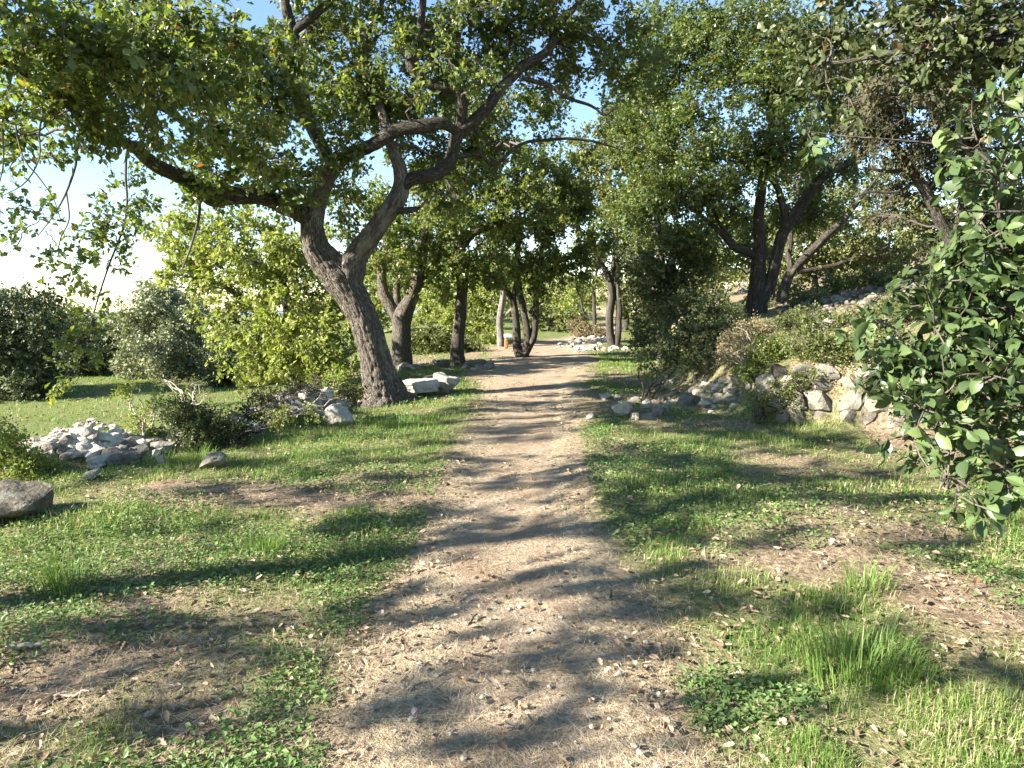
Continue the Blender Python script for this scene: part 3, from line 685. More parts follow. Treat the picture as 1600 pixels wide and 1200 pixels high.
# --- sunlit yellow-green tree left of the trunk, over the field edge
yb = at_depth(470, 15.0)
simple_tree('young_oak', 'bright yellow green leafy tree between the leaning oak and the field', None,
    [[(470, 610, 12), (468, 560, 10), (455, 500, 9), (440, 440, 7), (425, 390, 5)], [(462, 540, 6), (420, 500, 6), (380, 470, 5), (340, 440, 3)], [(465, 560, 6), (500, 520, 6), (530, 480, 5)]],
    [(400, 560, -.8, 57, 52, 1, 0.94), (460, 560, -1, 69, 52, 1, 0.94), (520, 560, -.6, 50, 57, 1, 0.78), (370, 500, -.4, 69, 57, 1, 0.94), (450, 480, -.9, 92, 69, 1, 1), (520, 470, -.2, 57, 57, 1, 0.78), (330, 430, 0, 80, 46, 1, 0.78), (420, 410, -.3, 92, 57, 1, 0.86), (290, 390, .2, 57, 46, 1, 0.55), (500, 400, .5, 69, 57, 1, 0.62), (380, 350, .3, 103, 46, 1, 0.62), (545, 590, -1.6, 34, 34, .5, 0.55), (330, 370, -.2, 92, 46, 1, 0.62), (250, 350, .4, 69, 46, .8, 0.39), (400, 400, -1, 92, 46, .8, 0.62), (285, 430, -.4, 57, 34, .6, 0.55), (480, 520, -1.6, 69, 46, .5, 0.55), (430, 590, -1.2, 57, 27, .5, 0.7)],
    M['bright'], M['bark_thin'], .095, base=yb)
# --- field edge evergreens
G_F = 'evergreen trees along the far side of the field'
simple_tree('holm_oak', 'dark blue green evergreen at the picture edge beyond the field', None,
    [[(30, 640, 14), (30, 580, 12), (32, 520, 9), (30, 470, 5)]],
    [(30, 480, 0, 60, 46, 2, 1.6), (70, 510, -.4, 36, 50, 1.6, 1.5), (0, 540, -.8, 60, 70, 2, 1.6), (60, 580, -.6, 44, 50, 1.6, 1.6), (-60, 520, 0, 60, 90, 2, 1.3), (20, 610, -.8, 60, 26, 1.5, 1.4)],
    M['holm'], M['bark_thin'], .13, LEAF_FAR, G_F, base=at_depth(30, 24), tl=.45, up=.4, tintr=(0, .7))
simple_tree('holm_oak', 'round grey green evergreen at the far side of the field', None,
    [[(255, 600, 12), (255, 560, 10), (255, 500, 7), (252, 450, 4)]],
    [(255, 470, 0, 60, 40, 1.8, 1.7), (210, 510, 0, 50, 44, 1.6, 1.6), (300, 510, 0, 50, 46, 1.6, 1.6), (250, 540, -1.2, 70, 40, 1.6, 1.6), (200, 570, .2, 34, 30, 1.2, 1.3), (310, 565, 0, 50, 34, 1.3, 1.4), (260, 575, -.6, 50, 26, 1.2, 1.3)],
    M['holmgrey'], M['bark_thin'], .13, LEAF_FAR, G_F, base=at_depth(255, 29), tl=.45, up=.4, tintr=(.2, 1))
simple_tree('holm_oak', 'low dark evergreen in shade between the two field trees', None,
    [[(140, 600, 9), (140, 560, 8), (142, 520, 5)]],
    [(140, 535, 0, 60, 46, 1.6, 1.7), (105, 560, -.5, 44, 40, 1.4, 1.6), (175, 570, 0, 36, 36, 1.4, 1.6), (150, 595, -.3, 50, 20, 1.4, 1.5)],
    M['holm'], M['bark_thin'], .14, LEAF_FAR, G_F, base=at_depth(140, 31), tl=.45, up=.4, tintr=(0, .45))
simple_tree('holm_oak', 'dark evergreen partly hidden behind the bright yellow green tree', None,
    [[(390, 600, 9), (390, 560, 8), (392, 520, 5)]],
    [(350, 560, 0, 50, 40, 1.6, 1.4), (400, 540, 0, 60, 50, 1.6, 1.4), (470, 570, 0, 60, 40, 1.4, 1.4), (540, 560, 0, 50, 40, 1.4, 1.2), (370, 590, 0, 60, 26, 1.2, 1.2)],
    M['holm'], M['bark_thin'], .14, LEAF_FAR, G_F, base=at_depth(395, 27), tl=.45, up=.4, tintr=(0, .5))
# --- trees beyond the bend
G_B = 'sunlit trees beyond the bend of the path'
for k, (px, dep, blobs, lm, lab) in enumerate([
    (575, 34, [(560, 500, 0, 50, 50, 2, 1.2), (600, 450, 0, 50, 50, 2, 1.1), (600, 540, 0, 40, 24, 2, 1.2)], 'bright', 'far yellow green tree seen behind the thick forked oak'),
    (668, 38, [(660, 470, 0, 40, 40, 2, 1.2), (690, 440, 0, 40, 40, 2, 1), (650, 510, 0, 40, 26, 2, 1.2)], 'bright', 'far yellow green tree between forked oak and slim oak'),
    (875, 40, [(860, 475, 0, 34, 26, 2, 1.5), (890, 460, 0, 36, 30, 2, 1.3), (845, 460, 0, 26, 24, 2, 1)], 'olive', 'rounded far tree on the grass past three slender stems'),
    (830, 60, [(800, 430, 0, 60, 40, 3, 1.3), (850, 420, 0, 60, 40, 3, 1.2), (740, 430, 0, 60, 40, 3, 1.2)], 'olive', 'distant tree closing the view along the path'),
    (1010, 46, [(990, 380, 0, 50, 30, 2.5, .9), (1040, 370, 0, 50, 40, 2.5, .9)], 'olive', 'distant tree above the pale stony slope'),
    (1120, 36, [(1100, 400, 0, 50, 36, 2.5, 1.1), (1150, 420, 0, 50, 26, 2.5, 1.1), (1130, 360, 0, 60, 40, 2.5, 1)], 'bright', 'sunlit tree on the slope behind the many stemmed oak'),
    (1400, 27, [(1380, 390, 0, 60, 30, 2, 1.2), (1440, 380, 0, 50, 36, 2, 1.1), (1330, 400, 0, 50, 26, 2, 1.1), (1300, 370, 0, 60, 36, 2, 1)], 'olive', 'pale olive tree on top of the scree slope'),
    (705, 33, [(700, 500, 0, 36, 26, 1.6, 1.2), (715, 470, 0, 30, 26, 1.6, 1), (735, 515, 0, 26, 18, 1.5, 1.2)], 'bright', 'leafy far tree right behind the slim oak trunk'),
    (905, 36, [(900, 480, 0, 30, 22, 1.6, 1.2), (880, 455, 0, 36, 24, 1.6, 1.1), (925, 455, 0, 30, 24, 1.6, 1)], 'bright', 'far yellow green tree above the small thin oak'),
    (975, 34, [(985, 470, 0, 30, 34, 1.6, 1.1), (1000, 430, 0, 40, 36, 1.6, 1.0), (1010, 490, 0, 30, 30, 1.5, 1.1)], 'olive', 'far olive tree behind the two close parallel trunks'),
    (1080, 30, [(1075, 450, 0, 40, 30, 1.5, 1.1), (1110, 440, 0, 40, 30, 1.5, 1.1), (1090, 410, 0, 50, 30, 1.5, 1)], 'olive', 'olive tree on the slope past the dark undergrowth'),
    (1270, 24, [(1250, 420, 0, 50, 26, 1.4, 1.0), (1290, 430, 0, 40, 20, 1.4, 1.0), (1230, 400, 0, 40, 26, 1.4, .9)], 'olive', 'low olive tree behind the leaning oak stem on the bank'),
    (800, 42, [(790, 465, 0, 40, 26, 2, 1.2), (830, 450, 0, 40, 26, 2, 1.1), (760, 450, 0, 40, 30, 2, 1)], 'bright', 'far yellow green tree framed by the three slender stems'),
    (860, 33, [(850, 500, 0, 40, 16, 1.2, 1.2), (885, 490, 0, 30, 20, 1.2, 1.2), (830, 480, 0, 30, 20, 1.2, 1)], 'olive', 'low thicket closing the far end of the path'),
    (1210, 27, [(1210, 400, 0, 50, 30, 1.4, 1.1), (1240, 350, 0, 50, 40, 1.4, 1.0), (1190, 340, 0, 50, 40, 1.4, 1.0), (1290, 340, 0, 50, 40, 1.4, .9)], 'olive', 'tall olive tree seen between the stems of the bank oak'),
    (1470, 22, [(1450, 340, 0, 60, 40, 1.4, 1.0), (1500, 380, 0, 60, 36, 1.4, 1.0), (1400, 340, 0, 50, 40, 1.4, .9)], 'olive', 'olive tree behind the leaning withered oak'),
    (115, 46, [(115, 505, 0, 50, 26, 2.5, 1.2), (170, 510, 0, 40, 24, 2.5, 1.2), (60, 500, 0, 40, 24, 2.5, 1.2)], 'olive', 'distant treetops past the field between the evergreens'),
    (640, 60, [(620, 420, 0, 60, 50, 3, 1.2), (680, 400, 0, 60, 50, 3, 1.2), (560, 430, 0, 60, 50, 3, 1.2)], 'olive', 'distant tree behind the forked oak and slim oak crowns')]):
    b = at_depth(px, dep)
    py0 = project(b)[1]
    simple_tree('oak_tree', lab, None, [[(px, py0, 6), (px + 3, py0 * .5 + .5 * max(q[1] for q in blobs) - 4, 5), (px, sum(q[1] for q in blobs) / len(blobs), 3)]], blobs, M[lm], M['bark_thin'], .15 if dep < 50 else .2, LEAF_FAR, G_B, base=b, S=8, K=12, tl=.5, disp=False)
# --- right bank oaks
rb = ground(1183, 492); rd = float(rb[1])
R1 = simple_tree('oak_tree', 'many stemmed spreading oak on the bank above the wall', (1183, 492),
    [[(1183, 492, 20.3), (1182, 470, 14), (1184, 440, 12.5), (1186, 410, 10.1), (1187, 380, 8.58), (1186, 340, 7.8), (1190, 290, 7.02), (1200, 230, 5.46), (1210, 160, 4.68), (1215, 80, 3.9)], [(1188, 470, 10.9), (1203, 445, 9.36), (1213, 405, 8.58), (1222, 370, 8.58), (1243, 335, 8.58), (1262, 308, 8.58), (1292, 270, 7.02), (1335, 247, 5.46), (1372, 215, 3.9), (1400, 170, 3.12)], [(1185, 405, 6.24), (1168, 393, 6.24), (1150, 386, 5.46), (1132, 372, 4.68), (1112, 352, 3.9), (1085, 330, 3.12), (1040, 300, 2.34)], [(1226, 360, 5.46), (1224, 325, 5.46), (1212, 292, 4.68), (1196, 262, 3.9), (1170, 210, 3.12)], [(1150, 386, 3.12), (1140, 372, 3.12), (1122, 345, 2.73), (1110, 310, 2.34)]],
    [(1080, 300, -.6, 90, 60, 1, 1), (1150, 250, -.8, 90, 70, 1, 1), (1230, 220, -.8, 90, 70, 1, 1), (1080, 200, 0, 90, 80, 1.2, 1), (1180, 130, 0, 100, 80, 1.2, 1.1), (1280, 150, .2, 90, 80, 1.2, .9), (1090, 90, .4, 90, 80, 1.2, 1), (1020, 250, .4, 70, 70, 1.2, .8), (1060, 370, -.5, 70, 36, .8, .9), (1110, 410, -.2, 50, 26, .7, .8), (1300, 260, .2, 70, 50, 1, .8), (1330, 90, .4, 80, 80, 1, .8), (1000, 150, .8, 70, 70, 1, .7), (1160, 30, .4, 120, 60, 1.2, 1), (1280, 330, .6, 60, 40, 1, .6), (1040, 40, .8, 70, 60, 1, .8), (980, 330, .6, 50, 50, .9, .7), (1130, 330, .6, 60, 40, .8, .8), (1010, 100, .6, 60, 60, 1, .8), (980, 220, .6, 50, 60, 1, .8), (1240, 60, .2, 90, 60, 1, 1), (1240, 330, 1.2, 60, 50, .9, .8), (1170, 390, 1.4, 60, 40, .8, .8), (1340, 180, .8, 70, 60, 1, .9), (1010, 320, 0, 60, 60, 1, .9), (1080, 380, .6, 60, 40, .8, .9)],
    M['oak'], M['bark_limb'], .082, S=24, K=60, tintr=(0, .9))
simple_tree('oak_tree', 'leaning oak stem with a long low side branch on the bank', (1222, 473),
    [[(1222, 474, 10.1), (1226, 450, 7.8), (1236, 425, 7.02), (1262, 398, 6.24), (1290, 370, 6.24), (1320, 340, 5.46), (1346, 308, 3.12), (1372, 276, 1.56), (1390, 250, 0.624)], [(1240, 425, 3.9), (1275, 420, 3.9), (1310, 412, 3.12), (1350, 398, 2.34), (1390, 385, 1.56)], [(1236, 425, 4.68), (1232, 390, 4.68), (1240, 340, 3.9), (1250, 280, 3.12)]],
    [(1340, 380, .2, 50, 22, .8, .7), (1300, 400, .6, 50, 26, .8, .9), (1380, 330, .4, 50, 36, .8, .6), (1260, 360, .8, 60, 36, .8, .8), (1330, 430, .8, 50, 20, .7, .8), (1250, 270, 1.4, 80, 60, 1, .7), (1340, 300, .6, 60, 36, .8, .8), (1400, 270, .8, 60, 40, .8, .6), (1290, 320, -.3, 40, 26, .5, .5), (1370, 400, 1.2, 60, 24, .8, .7)],
    M['olive'], M['bark_limb'], .085)
simple_tree('oak_tree', 'dark twin stemmed oak smothered in undergrowth past the bank', None,
    [[(1035, 530, 10), (1036, 480, 8), (1033, 430, 8), (1030, 390, 6), (1026, 330, 4)], [(1040, 520, 7), (1050, 480, 8), (1052, 440, 7), (1050, 400, 6), (1060, 350, 4)]],
    [(1010, 410, -.5, 50, 40, 1, 1.1), (1060, 400, -.3, 60, 46, 1, 1.1), (1000, 460, -.4, 36, 36, .8, 1), (1070, 450, -.4, 50, 36, .8, 1.1), (1030, 480, -.6, 50, 36, .8, 1.1)],
    M['dark'], M['bark_thin'], .095, base=at_depth(1038, 16.5))
lb = at_depth(1492, 12.0)
simple_tree('withered_oak', 'leaning dark oak with withered twiggy crown above the scree', None,
    [[(1492, 420, 10.1), (1484, 380, 8.58), (1466, 340, 7.8), (1446, 298, 7.8), (1426, 268, 7.02), (1404, 236, 6.24), (1372, 200, 4.68), (1340, 150, 3.12)], [(1446, 298, 3.9), (1462, 280, 3.9), (1475, 250, 3.12), (1470, 200, 2.34)], [(1490, 390, 5.46), (1500, 320, 4.68), (1505, 240, 3.9), (1520, 160, 3.12)], [(1420, 262, 3.12), (1390, 268, 2.73), (1350, 262, 1.95)], [(1432, 282, 2.34), (1400, 300, 1.95), (1360, 300, 1.56), (1330, 310, 1.01)]],
    [(1400, 150, -.6, 100, 70, 1, .8), (1500, 130, -.6, 100, 80, 1, .8), (1440, 210, -.3, 90, 50, 1, .7), (1520, 220, 0, 80, 60, 1, .7), (1360, 210, 0, 60, 50, 1, .6), (1400, 60, -.4, 100, 60, 1, .7), (1540, 50, -.4, 100, 60, 1, .7), (1480, 300, .2, 70, 40, .8, .4), (1400, 340, .3, 70, 30, .8, .35), (1560, 320, .2, 60, 60, .8, .6), (1420, 300, .6, 60, 30, .8, .5), (1480, 370, .8, 60, 30, .8, .6), (1580, 230, -.3, 60, 60, .8, .7)],
    M['brown'], M['bark_limb'], .07, base=lb, droop=.5)

# --- evergreen sapling reaching into the frame from the side, very close
nb = np.array([3.15, 2.95, float(height(3.15, 2.95))])
near = Tree('evergreen_sapling', 'close evergreen sapling with broad glossy leaves reaching in over the grass', 'sapling', nb)
W_ = lambda px, py, Y, r: (*P(px, py, Y), r)
near.limb([(3.15, 2.95, 0, .05), (3.1, 2.95, .5, .04), (3.0, 2.9, 1.0, .034), (2.85, 2.85, 1.6, .028), (2.7, 2.9, 2.2, .022), (2.6, 3.0, 2.9, .016)], M['bark_thin'], K=24, S=12, world=True)
for tgt in [(1420, 560, 2.7), (1480, 745, 2.5), (1450, 480, 2.7), (1510, 330, 2.7), (1560, 640, 2.5), (1530, 230, 2.8)]:
    e = P(*tgt); sk = near.sk[0]; k = int(np.argmin(np.linalg.norm(sk - e, axis=1) + 2 * np.maximum(sk[:, 2] - e[2] + .15, 0)))
    m_ = (sk[k] + e) / 2 + np.array([0, 0, .08])
    near.limb([(*sk[k], .013), (*m_, .009), (*e, .004)], M['bark_thin'], K=14, S=7, world=True)
near.limb([(*P(1540, 235, 2.85), .006), (*P(1440, 222, 3.0), .004), (*P(1340, 214, 3.1), .003), (*P(1266, 206, 3.2), .002)], M['bark_thin'], K=16, S=6, world=True)
NL = dict(leaf=.062, tpl=LEAF_OVAL, keep=True, tlen=.15, per=8, sub=4, droop=.1, up=.8, wig=.012)
for b in [(1480, 500, 2.7, 70, 60, .2, 1.2), (1560, 450, 2.8, 70, 80, .25, 1.4), (1500, 600, 2.6, 70, 70, .25, 1.3), (1580, 580, 2.6, 60, 80, .25, 1.5), (1560, 330, 2.8, 60, 80, .2, 1.1), (1530, 240, 2.8, 50, 50, .2, .5), (1450, 640, 2.6, 60, 40, .2, 1.0), (1530, 700, 2.5, 70, 44, .2, 1.1), (1480, 745, 2.45, 45, 22, .12, 1.0), (1420, 550, 2.75, 45, 50, .2, 1.0), (1530, 540, 2.9, 90, 90, .25, 1.0), (1540, 660, 2.8, 80, 80, .25, 1.0), (1580, 400, 3.0, 60, 80, .25, 1.0), (1355, 500, 2.8, 26, 18, .08, .8), (1580, 180, 2.9, 40, 60, .2, .8), (1590, 280, 2.9, 40, 70, .2, 1.0), (1545, 390, 2.8, 50, 40, .2, 1.0), (1410, 600, 2.7, 40, 40, .2, .9), (1400, 660, 2.7, 30, 30, .15, .7), (1640, 500, 2.7, 60, 200, .4, 1.2), (1460, 430, 2.75, 40, 30, .15, .9), (1590, 770, 2.55, 30, 36, .12, .7), (1500, 775, 2.45, 26, 12, .08, .8), (1262, 200, 3.2, 14, 16, .04, .8)]:
    near.blob(*b, **NL)
for b in [(1560, 480, 3.3, 70, 90, .25, 1.2), (1560, 620, 3.2, 70, 80, .25, 1.2), (1480, 580, 3.2, 60, 70, .25, .9), (1590, 340, 3.3, 50, 80, .25, 1.0), (1560, 720, 3.0, 60, 40, .2, .8)]:
    near.blob(*b, **{**NL, 'keep': False, 'tpl': LEAF_MID, 'tintr': (0, .5)})
for w in [(3.0, 2.9, 1.2, .45, .4, .35, 260), (3.1, 3.0, 1.8, .45, .4, .4, 300), (2.9, 3.0, 2.5, .45, .4, .4, 300), (3.3, 2.8, .7, .35, .35, .25, 160), (2.6, 3.1, 3.0, .35, .35, .3, 160)]:
    near.blob(0, 0, 3, 0, 0, 0, 0, world=w, **{**NL, 'keep': False, 'tpl': LEAF_MID})
near.done(M['near'], M['twig'], 300, oval_leaf)
# overhead branch of the tree standing out of frame on the same side
tb = np.array([4.9, 4.2, float(height(4.9, 4.2))])
over = Tree('overhanging_oak', 'dark leafy boughs hanging in over the top corner', 'tree', tb)
over.limb([(4.9, 4.2, 0, .16), (4.85, 4.3, 1.2, .13), (4.7, 4.4, 2.4, .11), (4.4, 4.6, 3.6, .08), (4.2, 4.8, 4.8, .05)], M['bark_oak'], K=40, S=18, world=True, disp=bark_disp(.08))
for tgt in [(1500, 60, 5.2), (1380, 50, 5.8), (1290, 100, 5.6)]:
    e = P(*tgt); over.limb([(4.6, 4.45, 2.7, .06), (*((np.array([4.6, 4.45, 2.9]) + e) / 2 + [0, 0, .2]), .04), (*e, .012)], M['bark_thin'], K=20, S=8, world=True)
for b in [(1500, 40, 5.2, 110, 60, .6, 1.3), (1380, 40, 5.8, 90, 60, .6, 1.2), (1570, 110, 5.2, 60, 60, .5, 1.2), (1420, 110, 5.6, 90, 40, .5, 0.91), (1290, 60, 5.8, 70, 60, .5, 0.78), (1300, 150, 5.6, 40, 30, .3, 0.39), (1600, 30, 5, 60, 60, .6, 1.2)]:
    over.blob(*b, leaf=.085, tpl=LEAF_LOBE, tlen=.28, tintr=(0, .8), wig=.02)
for w in [(4.2, 5, 5.0, 1.6, 1.6, 1.0, 1500), (5.5, 4.5, 4.5, 1.6, 1.6, 1.2, 1500)]:
    over.blob(0, 0, 8, 0, 0, 0, 0, leaf=.09, tpl=LEAF_FAR, world=w)
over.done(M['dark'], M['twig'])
# --- trees beside and behind the viewpoint: their shade stripes the foreground
for k, (bx, by, hgt, lab, boxes) in enumerate([
    (-9.0, 1.0, 6.5, 'oak beside the viewpoint whose shade stripes the near path', [((-10.4, -.8, 3.4), (-6.4, 3.4, 6.0), 66, .46, 95), ((-7.4, 2.0, 3.2), (-4.9, 5.2, 4.9), 25, .42, 95)]),
    (-7.5, -3.2, 6.0, 'oak behind the viewpoint shading the bottom of the path', [((-9.2, -5.0, 3.0), (-5.0, -1.2, 5.6), 46, .46, 90)]),
    (-13.0, 4.2, 8.5, 'tall oak off to the side shading the grass before the oak', [((-15, 2.2, 4.6), (-10.6, 6.4, 8.4), 30, .55, 280)]),
    (-30.0, 20.0, 6.5, 'tree outside the frame shading the dark field evergreens', [((-31, 18.5, 2.0), (-28, 21.5, 5.5), 14, 1.2, 700)]),
    ]):
    b = np.array([bx, by, float(height(bx, by))])
    t = Tree('oak_tree', lab, 'tree', b, 'trees outside the frame whose shade falls in it')
    t.limb([(bx, by, b[2], .22), (bx + .1, by, 1.2, .17), (bx + .2, by + .1, hgt * .55, .12), (bx + .3, by, hgt * .8, .07), (bx + .3, by, hgt, .04)], M['bark_oak'], K=30, S=14, world=True)
    for lo, hi, n_, rad_, nl_ in boxes:
        for q in range(n_):
            c_ = rng.uniform(lo, hi); f_ = rng.uniform(.6, 1.3)
            t.blob(0, 0, 9, 0, 0, 0, 0, leaf=.10, tpl=LEAF_FAR, world=(*c_, rad_ * f_, rad_ * f_, rad_ * f_ * .7, nl_ * f_ * f_), tlen=.22)
    if k == 1:          # unseen leaf clumps added, each set sunward of a wanted shade stripe
        for (tx, ty, td) in [(600, 1110, 9.4), (720, 1070, 9.6), (840, 1035, 9.3), (960, 1000, 9.5), (690, 1165, 8.6), (860, 1130, 8.8), (1010, 985, 9.8), (180, 1090, 8.2), (330, 1060, 8.4), (430, 1160, 8.0), (60, 1040, 8.6), (1230, 1130, 9.6), (1420, 1080, 9.9), (1330, 980, 10.2), (560, 985, 9.9), (700, 950, 10), (860, 915, 10.2), (1180, 940, 10.6)]:
            c_ = ground(tx, ty) - np.array(LDIR) * td
            t.blob(0, 0, 9, 0, 0, 0, 0, leaf=.10, tpl=LEAF_FAR, world=(*c_, .26, .3, .12, 60), tlen=.2)
    t.done(M['oak'], M['twig'])

# ================================================================== STONES
def ico(sub):
    import bmesh
    bm = bmesh.new(); bmesh.ops.create_icosphere(bm, subdivisions=sub, radius=1)
    V = np.array([v.co[:] for v in bm.verts]); f = np.array([[v.index for v in q.verts] for q in bm.faces]); bm.free()
    return V, f
ICO2 = ico(2); ICO4 = ico(4); ICO1 = ico(1)
def stone_shape(base, seed, boxy=.5, rough=.25):
    V, f = base
    r = np.random.default_rng(seed)
    p = 2 + boxy * 6
    n = np.sum(np.abs(V) ** p, 1) ** (1 / p); W = V / n[:, None]
    for _ in range(5):                                   # chop flat facets
        d = nrm(r.normal(size=3)); c = r.uniform(.55, .85)
        s = W @ d; W = W - np.maximum(s - c, 0)[:, None] * d * .9
    off = r.uniform(0, 50, 3)
    W = W * (1 + rough * (noise3(W * 1.6 + off, 1) - .5) + rough * .45 * (noise3(W * 4.3 + off, 2) - .5))[:, None]
    return W, f
VAR = {m: [np_mesh('stone', *stone_shape(ICO2, 100 + k, .2 + .5 * (k % 3) / 2, .35), M[m], smooth=False) for k in range(9)] for m in ('stone', 'stone_grey', 'stone_dark', 'stone_pale')}
def piece(name, me, parent, loc, size, rot):
    o = bpy.data.objects.new(name, me); COL.objects.link(o)
    o.parent = parent
    o.location = Vector(loc) - Vector(parent.location); o.scale = size; o.rotation_euler = rot
    return o

def boulder(name, label, px, py, wpx, hpx, depth_m, mat, seed, tilt=0, sink=.25, boxy=.5):
    """A single free stone: px,py is the middle of its foot in the picture."""
    g = ground(px, py); m = g[1] / F
    V, f = stone_shape(ICO4, seed, boxy, .30)
    W = V * np.array([wpx * m / 2, depth_m / 2, hpx * m / 2 * 1.2])
    c, s = math.cos(tilt), math.sin(tilt)
    W = np.stack([W[:, 0] * c - W[:, 2] * s, W[:, 1], W[:, 0] * s + W[:, 2] * c], -1)
    W = W * (1 + .05 * (noise3(W * 9, seed)[:, None] - .5))
    W[:, 2] += hpx * m * (.5 - sink * .3)
    o = link(name, np_mesh(name, W, f, M[mat], smooth=False)); o.location = (g[0], g[1] + depth_m * .3, float(height(g[0], g[1] + depth_m * .3)))
    tag(o, label, 'rock'); return o
boulder('boulder', 'long pale limestone block lying at the foot of the oak', 652, 619, 66, 24, .5, 'stone_pale', 1, .05)
boulder('boulder', 'rounded pale rock beside the long limestone block', 694, 616, 42, 27, .45, 'stone_pale', 5, -.25)
boulder('rock', 'pointed white stone leaning in the grass before the oak', 527, 668, 36, 36, .3, 'stone_pale', 9, .5, boxy=.2)
boulder('rock', 'white stone propped on the wall end by the oak', 508, 632, 28, 24, .3, 'stone_pale', 12, .2)
boulder('boulder', 'weathered block with painted shade at the edge of the near grass', -4, 818, 104, 50, .5, 'stone_dark', 14, .0, boxy=1.0)  # the dark of its shaded face is in the stone colour
boulder('rock', 'bright white rock half sunk below the rubble heap', 150, 734, 34, 20, .3, 'stone_pale', 16, .3)
boulder('rock', 'grey rock with a shaded flank near the bright white rock', 182, 732, 32, 20, .3, 'stone_grey', 17, -.2)
boulder('rock', 'small dark stone lowest on the grass near the rubble heap', 138, 750, 22, 14, .2, 'stone_grey', 19, .3)
boulder('rock', 'dark pointed stone in the grass below the low bush', 330, 733, 42, 22, .25, 'stone_grey', 21, .2, boxy=.1)
boulder('rock', 'little pale stone standing up beside the dark pointed one', 250, 728, 12, 15, .15, 'stone', 23, .1)
boulder('rock', 'pale stone among grass nearest the path by the bank', 978, 650, 30, 18, .28, 'stone', 25, .1)
boulder('rock', 'grey stone just behind the pale one by the path', 993, 657, 16, 12, .2, 'stone_grey', 27, .1)
boulder('rock', 'flat white stone in the grass farther along the bank', 945, 625, 18, 9, .25, 'stone', 29)
boulder('rock', 'second flat white stone next to the first along the bank', 966, 625, 14, 8, .2, 'stone', 31)
boulder('rock', 'grey stone on the bank slope below the dry grass', 1028, 648, 22, 14, .25, 'stone_grey', 33)
boulder('rock', 'little stone poking from the lawn below the bank', 922, 655, 12, 7, .15, 'stone', 35)
boulder('rock', 'tall thin stone upright on the bank slope', 1027, 612, 8, 14, .12, 'stone_grey', 37)
boulder('rock', 'rounded stone on the bank edge above the lawn', 1072, 634, 30, 18, .3, 'stone_grey', 39)
boulder('rock', 'low stone against the foot of the slim oak', 692, 573, 20, 10, .3, 'stone_grey', 41)
boulder('rock', 'broken grey stone in the grass beside the slim oak', 744, 577, 30, 13, .4, 'stone_grey', 43)
boulder('rock', 'small white stone between the two oaks', 658, 574, 9, 6, .2, 'stone', 45)

# ---- dry stone wall below the bank: each stone its own piece
wl = ground(1290, 662); wall = empty('dry_stone_wall', (float(wl[0]), float(wl[1]), float(wl[2])))
tag(wall, 'ruined dry stone wall of rough limestone blocks under the bank', 'wall')
r = np.random.default_rng(3)
BOXY = {m: [np_mesh('stone', *stone_shape(ICO2, 300 + k, .9, .16), M[m], smooth=False) for k in range(7)] for m in ('stone', 'stone_grey', 'stone_dark')}
for row, (y0, hh) in enumerate([(670, 36), (642, 32), (616, 28), (594, 22)]):
    px = 1178 + [0, 4, 12, 30][row]
    while px < 1430:
        w = r.uniform(24, 52); gpx = px + w / 2
        g = ground(gpx, y0 - hh * .45); m = g[1] / F
        mt = 'stone' if r.uniform() < .12 else ('stone_grey' if r.uniform() < .75 else 'stone_dark')
        if not (row >= 3 and r.uniform() < .35):
            piece('stone', BOXY[mt][r.integers(7)], wall, (g[0], g[1] + .10 + r.uniform(-.03, .04), float(g[2])), (w * m * .57, .2, hh * m * .62 * r.uniform(.9, 1.1)), (r.uniform(-.12, .12), r.uniform(-.1, .1), r.uniform(-.22, .22)))
        px += w * .98
# ---- rubble heap at the terrace edge
def heap(name, label, spots, n, smin, smax, mats=('stone', 'stone_grey'), pale=.75, cat='stone heap', seed=1, lift=1.0):
    r = np.random.default_rng(seed)
    p0 = ground(*spots[len(spots) // 2][:2]); h = empty(name, tuple(map(float, p0))); tag(h, label, cat)
    tot = sum(s[2] * s[3] for s in spots)
    for px, py, rx, ry, up in spots:
        for k in range(max(2, int(n * rx * ry / tot))):
            a = r.uniform(0, 6.28); q = math.sqrt(r.uniform())
            g = ground(px + math.cos(a) * q * rx, py + math.sin(a) * q * ry)
            s = r.uniform(smin, smax) * (1 if r.uniform() < .85 else 1.5)
            piece('stone', VAR[mats[0] if r.uniform() < pale else mats[1]][r.integers(9)], h, (g[0], g[1], g[2] + up * (1 - q) * r.uniform(0, 1) * lift), (s, s * r.uniform(.7, 1.2), s * r.uniform(.4, .8)), tuple(r.uniform(-.5, .5, 2)) + (r.uniform(0, 6.28),))
    return h
heap('rubble_heap', 'sloping heap of sunlit white rubble above the field', [(150, 672, 40, 14, .12), (112, 682, 44, 12, .1), (72, 695, 36, 9, .05), (140, 695, 46, 12, .05), (190, 685, 30, 14, .05), (110, 706, 44, 8, .03)], 240, .035, .095, ('stone_pale', 'stone_grey'), pale=.85, seed=4)
heap('fallen_wall', 'tumbled stones of a fallen wall running up to the oak', [(440, 648, 50, 10, .2), (490, 640, 36, 10, .3), (390, 662, 40, 8, .15), (548, 632, 22, 6, .2), (470, 622, 40, 6, .25), (250, 700, 50, 10, .06), (320, 686, 50, 12, .1), (200, 712, 40, 10, .04), (370, 676, 40, 8, .1)], 210, .05, .14, ('stone_pale', 'stone_grey'), pale=.5, seed=6)
heap('stone_row', 'row of pale stones between the forked oak and slim oak', [(640, 577, 14, 4, .1), (745, 574, 18, 5, .1), (690, 570, 18, 3, .05)], 36, .06, .14, pale=.6, seed=8)
